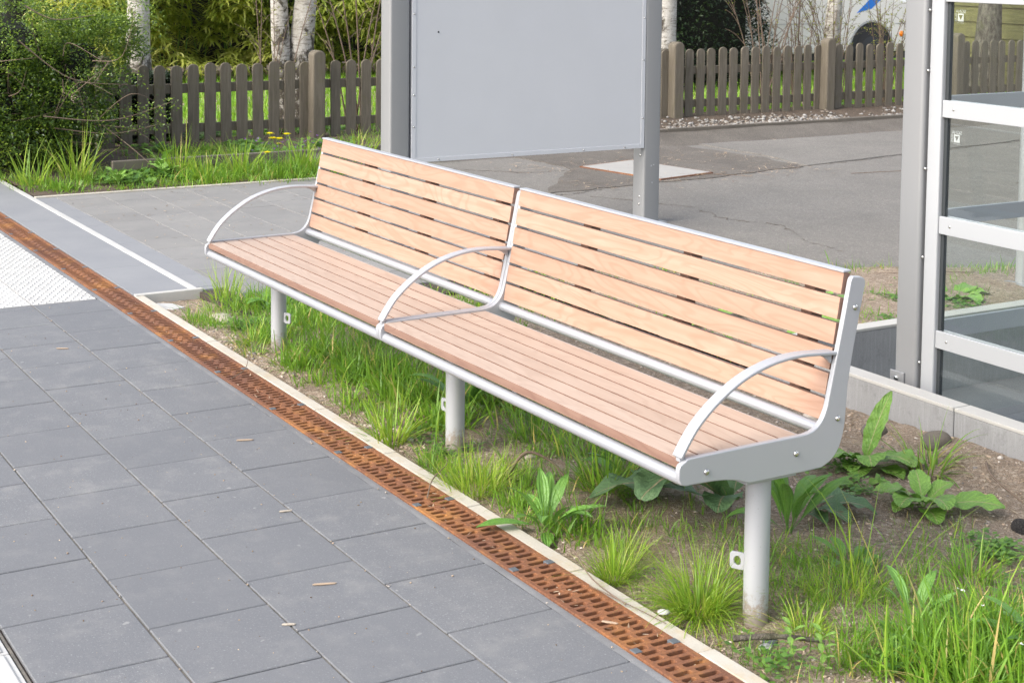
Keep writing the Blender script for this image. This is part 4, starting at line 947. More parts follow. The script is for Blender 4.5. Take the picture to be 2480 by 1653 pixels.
plant('dock_plant', (3.74, 1.72), 'dock plant with a long leaf flat on the sand below the wall', [
    leaf(.17, .11, IRt-.28, .34, .7, .15, .12, (0, 0, 0), .45, .5, .45, 18, .15, .35, 0, .045), leaf(.14, .11, TW+.2, .8, 1.6, .15, .17, (0, 0, 0), .3, .5, .42, 16, 0, .35, 0, .05), leaf(.13, .10, TW-.7, .75, 1.5, .15, .17, (0, 0, 0), .4, .5, .42, 16, 0, .25, 0, .05), leaf(.12, .09, IL+.3, .9, 1.5, .2, .17, (0, 0, 0), .4, .5, .42, 16, 0, .5, 0, .05), leaf(.12, .08, IL-.1, .7, 1.3, .25, .12, (0, 0, 0), .4, .55, .42, 16, 0, .6), leaf(.11, .075, IL+.7, .5, 1.2, .25, .12, (0, 0, 0), .4, .55, .42, 14, 0, .4), leaf(.12, .08, TW, .3, .8, .25, .12, (0, 0, 0), .4, .55, .42, 14, 0, .4),
    leaf(.10, .07, IRt+.5, .75, .9, .3, .12, (0, 0, 0), .4, .55, .42, 14, 0, .6), leaf(.10, .07, AW, 1.0, 1.0, .3, .12, (0, 0, 0), .4, .55, .42, 14, 0, .8), leaf(.09, .06, TW+.8, .6, 1.1, .3, .12, (0, 0, 0), .4, .55, .42, 14, 0, .3)], M['docky'], 'dock plant', G)
plant('dock_plant', (3.50, 1.70), 'low dock seedling with small curled leaves between two dock plants', plantain(6, .075, .05, .5, .4), M['docky'], 'dock plant', G)
for c, lab in (((1.62, 4.05), 'dock plant with round flat leaves seen through the lower shelter glass'), ((1.72, 3.05), 'small dock plant by the back wall beside the shelter post'), ((1.45, 2.60), 'dock plant on the soil behind the near backrest'), ((1.38, 3.38), 'low dock plant on bare soil between asphalt edge and back wall'), ((1.95, 2.72), 'dock plant tight against the back wall beside the bench end plate')):
    plant('dock_plant', c, lab, [leaf(.15*rng.uniform(.7, 1.2), .11, k*1.05+rng.normal(0, .25), .45, .9, .2, .13, (0, 0, 0), .35, .55, .42, 14, 0, rng.random()) for k in range(6)], M['docky'], 'dock plant', G)
plant('round_leaf', (.80, 3.98), 'single upright round green leaf standing behind the bench top rail', [leaf(.11, .085, AW+1.4, 1.35, .2, .15, .04, (0, 0, 0), .3, .7, .5, 12, 0, .8)], M['docky'], 'weed')
for c, lab in (((4.43, .70), 'pale leafy weed sprig in the bottom soil right of the grass mop'), ((4.36, .665), 'shorter leafy weed sprig beside the taller sprig at the bottom')):
    lv = []
    for k in range(12):
        zz = .012+.0085*k; lv.append(leaf(.034, .016, k*2.2, .5, .5, .3, .05, (0, 0, zz), .15, .8, .5, 8, 0, .8))
    plant('weed_sprig', c, lab, lv, M['docky'], 'weed')

# stones, pebbles and litter on the bed
bm = bmesh.new(); bmesh.ops.create_icosphere(bm, subdivisions=1, radius=1); IV = np.array([v.co[:] for v in bm.verts]); IF = np.array([[v.index for v in f.verts] for f in bm.faces]); bm.free()
def stones(name, x, y, z, r, mat, lab, cat_, flat=.6):
    n = len(x); k = len(IV); a = U(0, 6.28, n); ca, sa = np.cos(a), np.sin(a)
    J = IV[None]*(1+rng.normal(0, .16, (n, k, 1))); sx = r*U(.7, 1.4, n); sy = r*U(.6, 1.1, n); sz = r*flat*U(.6, 1.2, n)
    X = J[..., 0]*sx[:, None]; Y = J[..., 1]*sy[:, None]; Z = J[..., 2]*sz[:, None]
    V = np.stack([x[:, None]+X*ca[:, None]-Y*sa[:, None], y[:, None]+X*sa[:, None]+Y*ca[:, None], z[:, None]+Z], -1).reshape(-1, 3)
    F = (IF[None]+np.arange(n)[:, None, None]*k).reshape(-1, 3)
    return tag(qmesh(name, V, F, mat, smooth=True), lab, cat_, kind='stuff')
n = 21000; x = U(-.2, 5, n); y = U(.535, 2.25, n); k = fbm(x*2.1+9, y*2.1, 3)+rng.normal(0, .25, n) > -.05; x, y = x[k], y[k]; r = .0016+.0055*rng.random(len(x))**3.5
x2 = np.concatenate([rng.normal(2.30, .12, 160), rng.normal(.92, .3, 150), rng.normal(2.95, .6, 120)]); y2 = np.concatenate([np.abs(rng.normal(.0, .1, 160))+.56, np.abs(rng.normal(0, .05, 150))+.55, rng.normal(2.1, .08, 120)]); r2 = .004+.008*rng.random(len(x2))**2
x = np.concatenate([x, x2]); y = np.clip(np.concatenate([y, y2]), .534, 2.25); r = np.concatenate([r, r2])
stones('bed_pebbles', x, y, soil_z(x, y)+r*.15, r, M['pebble'], 'small brown and grey pebbles strewn over the planting bed', 'pebbles')
n = 5000; x = U(-.1, 2.2, n); y = U(2.28, 5, n); k = x > soil_edge(y)+.1; x, y = x[k], y[k]; r = .002+.006*rng.random(len(x))**3
stones('bed_pebbles', x, y, soil_z(x, y)+r*.2, r, M['pebble'], 'pebbles on the soil strip behind the bench', 'pebbles')
n = 9000; y = U(6.2, 14, n); x = -4.29-np.abs(rng.normal(0, .45, n)); k = (x > -5.9)&(fbm(x*2, y*2, 3)+rng.normal(0, .2, n) > -.1); x, y = x[k], y[k]; r = .010+.017*rng.random(len(x))**2
stones('gravel', x, y, .032+.012*fbm(x*5, y*5, 3)+r*.25, r, M['gravel'], 'whitish gravel between concrete edging and picket fence', 'gravel')
def one_stone(c, r, label, mat=M['pebble'], flat=.6, zf=soil_z, sub=3):
    bm = bmesh.new(); bmesh.ops.create_icosphere(bm, subdivisions=sub, radius=1); s_ = rng.uniform(0, 50)
    for v in bm.verts:
        q = v.co; f = 1+.22*float(fbm(np.array(q.x*1.3+s_), np.array(q.y*1.3+q.z), 3))+.1*float(fbm(np.array(q.z*2+s_), np.array(q.x*2-q.y), 3)); v.co = q*f
    me = bpy.data.meshes.new('stone'); bm.to_mesh(me); bm.free(); me.materials.append(mat); me.polygons.foreach_set('use_smooth', [True]*len(me.polygons))
    o = bpy.data.objects.new('stone', me); col.objects.link(o); z = float(zf(np.array(c[0]), np.array(c[1])))
    o.location = (c[0], c[1], z+r*flat*.25); o.scale = (r*1.25, r*.85, r*flat); o.rotation_euler = (0, 0, rng.uniform(0, 6))
    return tag(o, label, 'stone', 'loose stones in the planting bed')
t = T('pale_stone'); v = t.coord('Object'); nn = t.noise(v, 3, 6, .8); t.color(t.mix(t.rng(nn, .3, .7, 0, 1), (.50, .44, .36), (.33, .28, .22))).set(Roughness=.85); M['stone'] = t.m
t = T('dark_slag'); v = t.coord('Object'); nn = t.noise(v, 5, 6, .85); t.color(t.mix(t.rng(nn, .45, .7, 0, 1), (.045, .038, .034), (.20, .17, .15))).set(Roughness=.9); t.bump(nn, .1, 1); M['slag'] = t.m
one_stone((4.00, 1.86), .034, 'dark lumpy slag stone on the sand at the right picture edge', M['slag'], .75)
one_stone((2.97, .835), .028, 'pale round stone behind the fine kerb tuft', M['stone'])
one_stone((2.76, .90), .016, 'small beige stone on bare soil right of the middle leg', M['stone'])
one_stone((2.84, .86), .013, 'smallest beige stone on bare soil right of the middle leg', M['stone'])
one_stone((2.36, .655), .014, 'white stone touching the middle leg foot', M['white'])
one_stone((2.34, .575), .019, 'grey rounded stone at the kerb before the middle leg', M['stone'])
one_stone((.36, .70), .062, 'flat brown stone slab in grass near the platform kerb end', M['stone'], .3)
one_stone((4.02, .535), .013, 'white stone chip on the kerb under the grass mop', M['white'], .5, lambda x, y: 0*x+.004)
one_stone((4.235, .705), .021, 'dark grey slate chip at the near leg foot', M['lock'], .35)
one_stone((4.255, .675), .015, 'small white chip before the near leg foot', M['white'], .6)
one_stone((3.12, 2.10), .045, 'dark grey cobble against the concrete wall foot', M['edging'], .7)
one_stone((3.36, 2.16), .05, 'grey cobble below the wall crack', M['edging'], .7)
one_stone((2.86, 2.05), .04, 'brown cobble beside the lower bench end plate', M['pebble'], .7)
one_stone((1.18, 3.22), .03, 'white plastic-looking chip on the soil right of the backrest end', M['white'], .3)
one_stone((4.60, 1.62), .024, 'pale pebble above the corner grass', M['stone'], .8)
m = MB(); m.prism([(-.10, -.045), (-.03, -.06), (.075, -.03), (.085, .035), (-.02, .06), (-.08, .03)], 2, -.012, .006)
o = m.build('concrete_offcut', M['white'], bevel=.002, loc=(-.075, .585, -.034)); o.rotation_euler = (0, 0, .5); tag(o, 'flat white concrete offcut lying below the platform kerb end', 'concrete piece')
def stick(pts, rad, label, mat=M['twig']):
    m = MB(); q = crom(pts, 6); m.tube(q, [rad*(1-.5*i/len(q))*random.uniform(.85, 1.15) for i in range(len(q))], 7)
    return tag(m.build('stick', mat, smooth=60), label, 'stick', 'fallen sticks and twigs')
stick([(4.22, .60, .0), (4.27, .655, .012), (4.31, .72, .012), (4.34, .79, -.004)], .009, 'thick dark stick lying before the near leg', M['bark'])
stick([(3.94, .475, .008), (3.80, .462, .03), (3.70, .470, .075)], .0024, 'forked dry twig leaning over kerb and grate')
stick([(3.80, .455, .012), (3.95, .485, .006), (4.08, .50, .006)], .0018, 'thin brown twig lying along the kerb')
stick([(2.98, .40, .006), (2.90, .46, .03), (2.86, .53, .055), (2.80, .56, .06)], .0024, 'dry twig lying across the rusty grate left of the plantain')
stick([(1.40, .36, .004), (1.36, .43, .02), (1.30, .47, .05)], .0022, 'short dark twig across the grate by the long grass')
stick([(3.62, 2.12, .03), (3.78, 1.98, .05), (3.98, 1.94, .01), (4.12, 1.93, -.01)], .0045, 'long dark root arching over the sand below the wall')
stick([(2.94, .70, .0), (2.96, .76, .085), (3.0, .83, .06), (3.04, .87, .0)], .006, 'arched grey root rising out of the soil behind the kerb tuft')
stick([(-2.55, 5.2, .008), (-2.3, 5.6, .012), (-2.1, 5.8, .008)], .0028, 'brown twig on the asphalt near the concrete cover')
stick([(-1.9, 6.6, .006), (-1.8, 7.1, .01), (-1.75, 7.4, .006)], .0028, 'long thin twig on the open asphalt')
stick([(1.28, 4.55, .006), (1.2, 4.35, .012), (1.05, 4.05, .006)], .0025, 'thin twig on the asphalt edge near the grass')
n = 420; x = U(-.2, 5.2, n); y = U(.352, .462, n); b = np.stack([x, y, U(-.012, .0015, n)], -1); V, F, A = blades(b, U(.006, .024, n), U(.002, .007, n), U(0, 6.28, n), U(1.2, 1.65, n), rng.normal(0, .2, n), 2)
tag(qmesh('grate_debris', V, F, M['litter'], attrs={'tone': A}, smooth=False), 'bits of leaf and straw caught in the grate slots', 'debris', kind='stuff')
# small bits on the pavement
n = 520; x = U(-.2, 5.5, n); y = U(-1.0, .305, n); r = .0012+.0022*rng.random(n)**2
stones('pavement_specks', x, y, 0*x+.001, r, M['litter'], 'tiny dark crumbs scattered on the grey paving', 'crumbs', .6)
n = 200; x = np.concatenate([U(-.2, 5.5, n), U(-3.4, -.3, 200)]); y = np.concatenate([rng.choice([0, -.3162, -.6314, .31], n)+rng.normal(0, .004, n), U(.95, 2.9, 200)]); r = .0014+.0030*rng.random(len(x))**3
stones('joint_crumbs', x, y, 0*x+.001, r, M['pebble'], 'sand crumbs and chips along the paving joints', 'crumbs', .6)
for c, s_, lab in (((2.16, .125), .030, 'pale wood sliver on the paver left of the middle leg'), ((3.43, -.14), .033, 'pale wood sliver on the near paving'), ((.62, -.09), .026, 'brown wood sliver on the paving near the white tactile tiles'), ((3.62, -.32), .018, 'beige stone flake on a joint of the near paving'), ((2.87, -.02), .020, 'white shell-like chip in a paving joint'), ((4.00, .385), .022, 'pale wood sliver lying on the grate nearest the camera')):
    m = MB(); q = [(-s_, -.003), (-.3*s_, -.0052), (.8*s_, -.003), (s_, .001), (.4*s_, .004), (-.8*s_, .003)]; m.prism(q, 2, 0, .0035)
    o = m.build('wood_sliver', M['stone'] if 'chip' in lab or 'flake' in lab else M['litter'], bevel=.0008, seg=1, loc=(c[0], c[1], .0012)); o.rotation_euler = (0, .03, rng.uniform(.6, 1.4)); tag(o, lab, 'sliver', 'slivers and chips on the paving')
n = 1500; y = np.concatenate([U(4.0, 12, 900), U(4.3, 6.7, 600)]); x = np.concatenate([-4.2+np.abs(rng.normal(0, .12, 900)), rng.choice([-2.25, -2.4, -3.05, -3.3], 600)+rng.normal(0, .16, 600)])
b = np.stack([x, y, 0*x+.009], -1); V, F, A = blades(b, U(.03, .09, n), U(.004, .012, n), U(0, 6.28, n), U(1.5, 1.6, n), rng.normal(0, .1, n), 2)
tag(qmesh('leaf_litter', V, F, M['litter'], attrs={'tone': A}, smooth=False), 'brown twigs and leaf bits drifted along the asphalt edge', 'litter', kind='stuff')
n = 240; x = U(-3.4, -.4, n); y = U(.95, 3, n); b = np.stack([x, y, 0*x+.003], -1); V, F, A = blades(b, U(.015, .05, n), U(.003, .012, n), U(0, 6.28, n), U(1.5, 1.6, n), rng.normal(0, .1, n), 2)
tag(qmesh('leaf_litter', V, F, M['litter'], attrs={'tone': A}, smooth=False), 'few dry leaf bits on the warm grey footpath', 'litter', kind='stuff')
# concrete cover in the asphalt with rusty angle frame
cv = [(-3.13, 4.94), (-3.265, 5.50), (-2.42, 5.645), (-2.30, 5.09)]
m = MB(); m.prism(cv, 2, -.02, .0125); o = m.build('cover_slab', M['coverc'], bevel=.003); tag(o, 'white concrete cover slab set in the dark asphalt patch', 'cover slab')
cc = np.mean(cv, 0); outer = [tuple(cc+(np.array(p)-cc)*1.045) for p in cv]; inner = [tuple(cc+(np.array(p)-cc)*1.004) for p in cv]
m = MB()
for i in range(4):
    j = (i+1) % 4; m.prism([outer[i], outer[j], inner[j], inner[i]], 2, -.02, .011)
m.build('angle_frame', M['rust'], o)
# bluish pole on the soil behind the shelter
m = MB(); m.tube([(1.60, 4.56, -.1), (1.60, 4.56, 2.6)], .038, 24); o = m.build('steel_pole', M['tube'], smooth=40); tag(o, 'round steel pole on the soil strip seen through the shelter glass', 'pole')
m = MB(); m.box(1.53, 1.67, 4.49, 4.63, -.03, .012); m.build('base_plate', M['post'], o, bevel=.003)

# ------------------------------------------------------------------ verge, lawn
g = []
zf = verge_z
for a in [(-3.75, 1.05, .12, .15, 700, .10, .006), (-4.2, 1.6, .35, .4, 1100, .09, .006), (-3.8, 2.2, .2, .35, 1900, .15, .006), (-3.75, 2.75, .18, .25, 1900, .18, .006), (-4.3, 2.6, .4, .4, 1900, .13, .006), (-4.0, 1.35, .2, .2, 500, .10, .006), (-3.66, 1.5, .08, .3, 500, .07, .005), (-4.1, .95, .3, .1, 500, .1, .006), (-5.0, 2.6, .4, .5, 1500, .10, .006), (-3.62, 2.2, .06, .5, 900, .09, .005), (-4.4, 3.2, .25, .3, 900, .16, .006)]:
    patch(g, a[0], a[1], a[2], a[3], int(a[4]*.62), a[5]*.95, a[6], zf=zf, lean=.4, clump=9)
for a in [(-4.05, 4.0, .08, .4, 400, .12, .006), (-5.2, 4.3, .5, .5, 900, .10, .006)]: patch(g, *a, zf=lambda x, y: .02+0*x, lean=.35, clump=9)
V, F, A = cat(g); tag(qmesh('verge_grass', V, F, M['grass'], attrs={'tone': A}), 'long fresh grass along the verge below the picket fence', 'grass', kind='stuff')
for c, n, h, lab in (((-4.15, 1.27), 70, .40, 'tall arching grass clump in front of the dark shrub, left of the fence'), ((-4.05, .93), 60, .32, 'grass clump at the left picture edge by the white line'), ((-4.1, 2.0), 80, .34, 'upright pale grass clump between shrub and dandelions'), ((-3.80, 2.12), 60, .25, 'bright grass clump at the footpath edge before the fence'),
                     ((-3.9, 2.42), 80, .30, 'grass clump just left of the dandelions'), ((-3.85, 2.9), 90, .30, 'grass clump hidden partly by the far bench end'), ((-4.15, 3.5), 60, .34, 'tall grass clump between bench end and board post')):
    T_('grass_clump', c, lab, n, h, .009, .10, M['finegrass'], .25, .45, zf=verge_z, group='grass clumps on the verge')
V, F, A = weeds([(-4.0, 1.95, 90), (-4.2, 1.75, 80), (-4.4, 2.2, 70), (-3.9, 1.55, 60), (-4.9, 2.9, 70), (-5.0, 3.6, 60), (-4.6, 3.2, 60), (-5.3, 2.2, 40), (-5.3, 3.0, 40)], verge_z, .045, 5, .11)
tag(qmesh('verge_weeds', V, F, M['clover'], attrs={'tone': A}, smooth=False), 'broad-leaved weeds in the verge grass under the fence', 'weeds', kind='stuff')
for c, s_, lab in (((-4.05, 1.86), 1.0, 'leafy green weed with lobed leaves below the left pickets'), ((-3.78, 1.45), .7, 'low dandelion rosette on the bare verge soil')):
    plant('verge_weed', c, lab, [leaf(.15*s_*rng.uniform(.7, 1.2), .06*s_, k*.75, rng.uniform(.5, 1.2), 1., .25, .25, (0, 0, .01*k*s_), .3, .6, .5, 12, 0, .9) for k in range(10)], M['docky'], 'weed', zf=verge_z)
# lawn blades
n = 42000; x = U(-13.5, -6.0, n); y = U(3.0, 17, n); zz = -.02+.03*fbm(x*.8, y*.8, 3); k = (x > -12.3)
x, y, zz = x[k], y[k], zz[k]; V, F, A = blades(np.stack([x, y, zz], -1), U(.05, .13, len(x)), U(.012, .022, len(x)), U(0, 6.28, len(x)), np.abs(rng.normal(0, .35, len(x))), U(0, .6, len(x)), 2)
tag(qmesh('lawn_grass', V, F, M['lawn'], attrs={'tone': A}), 'bright green lawn behind the picket fence', 'lawn grass', kind='stuff')
V, F, A = weeds([(-6.2, 2.4+.35*i, 45) for i in range(9)] + [(-6.3, 9+.6*i, 20) for i in range(6)], lambda x, y: .02+0*x, .05, 5, .16)
tag(qmesh('garden_weeds', V, F, M['clover'], attrs={'tone': A}, smooth=False), 'weeds at the foot of the fence on the garden side', 'weeds', kind='stuff')

# dandelions
for i, (y, z, dx, r, lab) in enumerate(((2.585, .325, -3.74, .030, 'highest dandelion flower, in front of the pickets'), (2.60, .292, -3.72, .033, 'dandelion flower just below the highest one'), (2.635, .288, -3.70, .033, 'widest dandelion flower, lowest of the tight cluster'), (2.725, .312, -3.76, .029, 'lone dandelion flower nearest the bench backrest'), (2.545, .192, -3.70, .028, 'low dandelion flower half hidden in the verge grass'), (2.655, .248, -3.74, .020, 'small half-closed dandelion flower under the cluster'))):
    root = empty('dandelion', (dx, y, 0), 'yellow '+lab, 'dandelion', 'dandelions on the verge')
    m = MB(); m.tube(crom([(-.03, .01, 0), (-.015, .004, z*.5), (0, 0, z-.01)], 5), .0022, 6); m.build('stem', M['docky'], root, smooth=60)
    r *= 1.3; np_ = 90; az = U(0, 6.28, np_); rr = r*np.sqrt(U(.15, 1, np_))
    V, F, A = blades(np.tile([0., 0, z-.008], (np_, 1)), rr*1.05, np.full(np_, .0085), az, 1.35-1.1*(1-rr/r), np.full(np_, .25), 2)
    qmesh('flower_head', V, F, M['petal'], root, attrs={'tone': A})
    m = MB(); m.dome((0, 0, z-.014), (0, 0, 1), .009, .008, 8); m.build('sepal', M['docky'], root)
V = []; F = []; A = []
pt = []
for _ in range(26):
    c = np.array([rng.normal(-4.0, .12), rng.normal(2.85, .2), rng.uniform(.16, .25)]); k = 6
    pt.append(blades(np.tile(c, (k, 1)), np.full(k, .016), np.full(k, .01), U(0, 6.28, k), U(.6, 1.4, k), np.zeros(k), 2))
V, F, A = cat(pt); tag(qmesh('purple_flowers', V, F, M['purple'], attrs={'tone': A}), 'tiny purple flowers in the verge behind the far bench end', 'flowers', kind='stuff')
pt = []
for c in [(4.55, 1.02, .16), (4.56, 1.03, .155), (4.57, 1.01, .165), (4.60, 1.05, .13), (4.75, 1.02, .10), (4.76, 1.0, .11)]:
    k = 6; pt.append(blades(np.tile(np.array(c), (k, 1)), np.full(k, .005), np.full(k, .004), U(0, 6.28, k), U(.8, 1.4, k), np.zeros(k), 2))
V, F, A = cat(pt); tag(qmesh('white_flowers', V, F, M['whitepetal'], attrs={'tone': A}), 'tiny white flowers in the bottom right grass', 'flowers', kind='stuff')

# ------------------------------------------------------------------ leafy masses
def leafcloud(P, L, W, az, pitch, roll, tone, fold=.25):
    """many small folded leaves: 6 verts, 4 quads collapsed to 2 quads each side"""
    n = len(P); d = np.stack([np.cos(az)*np.cos(pitch), np.sin(az)*np.cos(pitch), np.sin(pitch)], -1)
    s0 = np.stack([-np.sin(az), np.cos(az), 0*az], -1); u0 = np.cross(d, s0)
    s = s0*np.cos(roll)[:, None]+u0*np.sin(roll)[:, None]; u = np.cross(d, s)
    L = L[:, None]; W = W[:, None]
    b = P; m1 = P+d*L*.35; m2 = P+d*L*.72-u*L*.06; e = P+d*L-u*L*.16
    V = np.stack([b, m1-s*W/2+u*W*fold, m1, m1+s*W/2+u*W*fold, m2-s*W*.36+u*W*fold*.6, m2, m2+s*W*.36+u*W*fold*.6, e], 1)
    q = np.array([[0, 2, 1, 1], [0, 3, 2, 2], [1, 2, 5, 4], [2, 3, 6, 5], [4, 5, 7, 7], [5, 6, 7, 7]])
    Fq = np.array([[1, 2, 5, 4], [2, 3, 6, 5]]); Ft = np.array([[0, 2, 1], [0, 3, 2], [4, 5, 7], [5, 6, 7]])
    off = np.arange(n)[:, None, None]*8
    tri = np.concatenate([Ft, Fq[:, [0, 1, 2]], Fq[:, [0, 2, 3]]])
    return V.reshape(-1, 3), (off+tri[None]).reshape(-1, 3), np.repeat(tone, 8)
def ell(n, c, r, shell=.55):
    d = rng.normal(0, 1, (n, 3)); d /= np.linalg.norm(d, axis=1)[:, None]; q = (shell+(1-shell)*rng.random(n))**.6
    return np.array(c)+d*np.array(r)*q[:, None], d
# big evergreen shrub in front of the left fence
root = empty('evergreen_shrub', (-5.0, .9, 0), 'large dense evergreen shrub with small glossy leaves at the left picture edge', 'shrub')
RO = np.array([-5.0, .9, 0]); Ps = []; Ds = []
for c, r, n in [((-5.0, .65, .55), (.62, .80, .60), 26000), ((-5.0, 1.22, .42), (.50, .56, .46), 19000), ((-5.05, .9, .98), (.6, .75, .42), 20000), ((-5.1, 1.45, .85), (.46, .48, .32), 12000), ((-5.0, .2, .9), (.6, .6, .8), 10000), ((-5.15, 1.74, .98), (.34, .32, .26), 6000), ((-5.2, .4, 1.5), (.6, .7, .5), 6000), ((-4.75, .95, .24), (.42, .60, .26), 11000), ((-5.05, 1.42, .34), (.34, .30, .32), 9000), ((-5.35, 2.0, .98), (.26, .30, .26), 4200)]:
    P, D = ell(n, c, r); Ps.append(P); Ds.append(D)
mc = MB()
for (c_, r_) in (((-5.05, .65, .5), (.42, .58, .45)), ((-5.05, 1.2, .38), (.3, .38, .32)), ((-5.1, .9, .9), (.38, .5, .28)), ((-5.0, .95, .18), (.4, .55, .17)), ((-5.0, .2, .8), (.4, .4, .6)), ((-5.12, 1.45, .8), (.28, .3, .2))):
    bm = bmesh.new(); bmesh.ops.create_icosphere(bm, subdivisions=3, radius=1)
    mc.add([np.array(c_)+np.array(v.co[:])*np.array(r_)*.80*(1+.08*rng.normal())-RO for v in bm.verts], [tuple(v.index for v in f.verts) for f in bm.faces]); bm.free()
t = T('painted_core_shade'); t.color((.012, .013, .009)).set(Roughness=1); M['inner'] = t.m  # near-black colour painted as the deep shade between leaves
mc.build('shade_core', M['inner'], root)  # solid dark lumps filling the shrub in place of its inner shade
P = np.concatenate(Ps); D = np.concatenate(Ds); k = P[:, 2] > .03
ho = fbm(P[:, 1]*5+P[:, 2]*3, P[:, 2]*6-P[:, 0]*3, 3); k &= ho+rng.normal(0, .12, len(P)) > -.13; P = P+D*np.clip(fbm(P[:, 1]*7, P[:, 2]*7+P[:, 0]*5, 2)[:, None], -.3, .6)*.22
P, D = P[k], D[k]; n = len(P)
az = np.arctan2(D[:, 1], D[:, 0])+rng.normal(0, .9, n); pit = rng.normal(.15, .5, n)
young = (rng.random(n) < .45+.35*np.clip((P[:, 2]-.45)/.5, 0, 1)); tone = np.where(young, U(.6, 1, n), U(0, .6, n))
Ln = np.where(young, U(.014, .024, n), U(.022, .036, n))
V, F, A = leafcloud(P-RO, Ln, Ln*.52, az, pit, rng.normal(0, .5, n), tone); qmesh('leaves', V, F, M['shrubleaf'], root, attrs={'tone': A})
m = MB()
for i in range(170):
    a = np.array([-5.1+rng.normal(0, .3), rng.uniform(.2, 1.6), rng.uniform(.1, .9)]); d = rng.normal(0, 1, 3)+np.array([.5, .35, .5]); d /= np.linalg.norm(d); L_ = rng.uniform(.2, .65); bnd = rng.normal(0, .1, 3)
    m.tube(crom([Vector(a-RO), Vector(a+d*L_*.5+bnd-RO), Vector(a+d*L_-RO)], 5), [.0042*(1-.7*j/10) for j in range(11)], 5)
for a, b, c in (((-4.5, .95, 1.0), (-4.42, 1.3, .72), (-4.4, 1.72, .66)), ((-4.4, 1.1, .45), (-4.4, 1.6, .40), (-4.38, 2.05, .52)), ((-4.45, .5, .95), (-4.40, .72, .75), (-4.42, .66, .45)), ((-4.5, 1.2, .35), (-4.4, 1.6, .30), (-4.35, 1.95, .36)), ((-4.5, 1.0, 1.25), (-4.45, 1.2, 1.15), (-4.45, 1.5, 1.18))):
    m.tube(crom([Vector(np.array(q)-RO) for q in (a, b, c)], 7), [.0055*(1-.6*j/14) for j in range(15)], 6)
m.build('branches', M['twig'], root, smooth=60)
# leafy sprays of it poking over the fence
n = 900; t_ = U(0, 1, n); br = rng.integers(0, 3, n); A0 = np.array([[-4.5, 1.3, .75], [-4.45, 1.4, .40], [-4.42, 1.4, .30]])[br]; B0 = np.array([[-4.4, 1.85, .70], [-4.38, 2.1, .50], [-4.35, 2.0, .36]])[br]
P = A0+(B0-A0)*t_[:, None]+rng.normal(0, .035, (n, 3)); Ln = U(.014, .028, n)
V, F, A = leafcloud(P-RO, Ln, Ln*.5, U(0, 6.28, n), rng.normal(.2, .5, n), rng.normal(0, .6, n), U(.1, 1, n)); qmesh('spray', V, F, M['shrubleaf'], root, attrs={'tone': A})

# bamboo thicket behind the lawn
root = empty('bamboo_thicket', (-12.4, 6, 0), 'dense bamboo thicket with drooping yellow-green leaves behind the birch', 'bamboo')
BO = np.array([-12.4, 6, 0]); Vs = []
nb = 2300; cy = U(3.0, 9.6, nb); cz = U(.16, 2.3, nb)**1.0; cx = -11.85-np.abs(rng.normal(0, .33, nb))+.9*fbm(cy*1.5, cz*1.9, 3); hole = fbm(cy*2.2+3, cz*2.2, 3)
cx = np.where(hole < -.17, cx-.7, cx)
shade = np.clip(fbm(cy*.9+8, cz*1.1, 3)*1.4+.5, 0, 1)
for c_ in range(nb):
    k = rng.integers(8, 14); az0 = rng.normal(-.25, .75); a = az0+np.linspace(-1.2, 1.2, k)+rng.normal(0, .2, k); L_ = U(.20, .34, k)
    Vs.append(blades(np.tile([cx[c_], cy[c_], cz[c_]], (k, 1))-BO+rng.normal(0, .02, (k, 3)), L_, U(.034, .052, k), a, U(1.0, 1.6, k), U(.5, 1.3, k), 4, np.clip(shade[c_]*.6+rng.normal(.22, .2, k), 0, 1)))
V, F, A = cat(Vs); qmesh('leaves', V, F, M['bamboo'], root, attrs={'tone': A})
m = MB()
for i in range(60):
    y = rng.uniform(3.2, 9.6); x = -12.6-abs(rng.normal(0, .3)); m.tube([(x-BO[0], y-BO[1], 0), (x+rng.normal(0, .1)-BO[0], y+rng.normal(0, .12)-BO[1], 1.3), (x+rng.normal(.2, .2)-BO[0], y+rng.normal(0, .3)-BO[1], 2.4)], [.011, .009, .004], 6)
m.build('culms', M['docky'], root, smooth=60)
def hedge(name, c, size, n, label, leafm, L, coremat, seed):
    root = empty(name, (c[0], c[1], 0), label, 'hedge'); O_ = np.array([c[0], c[1], 0])
    u = rng.random((n, 3))*2-1; ax = rng.integers(0, 3, n); sg = np.where(rng.random(n) < .5, -1, 1); sg = np.where(ax == 2, 1, sg)
    u[np.arange(n), ax] = sg*U(.78, 1.0, n); P = u*np.array(size)/2; bul = 1+.16*fbm(P[:, 1]*2+seed, P[:, 2]*2+P[:, 0], 3); P[:, :2] *= bul[:, None]; P[:, 2] = (P[:, 2]+size[2]/2)*bul+.04
    D = u; az = np.arctan2(D[:, 1], D[:, 0])+rng.normal(0, 1, n); Ln = L*U(.6, 1.3, n)
    tone = np.clip(.5+fbm(P[:, 1]*3+seed, P[:, 2]*3, 3)*.8+rng.normal(0, .2, n), 0, 1)
    V, F, A = leafcloud(P, Ln, Ln*.4, az, rng.normal(.1, .6, n), rng.normal(0, .6, n), tone); qmesh('foliage', V, F, leafm, root, attrs={'tone': A})
    m = MB(); m.box(-size[0]*.34, size[0]*.34, -size[1]*.4, size[1]*.4, .05, size[2]*.88); m.build('shade_core', coremat, root, bevel=.2, seg=3)  # dark block inside the foliage, painted as the hedge's inner shade
hedge('conifer_hedge', (-8.95, 10.25), (.9, 2.1, 2.3), 36000, 'dark green clipped hedge behind the right-hand picket fence', M['conifer'], .05, M['inner'], 3)
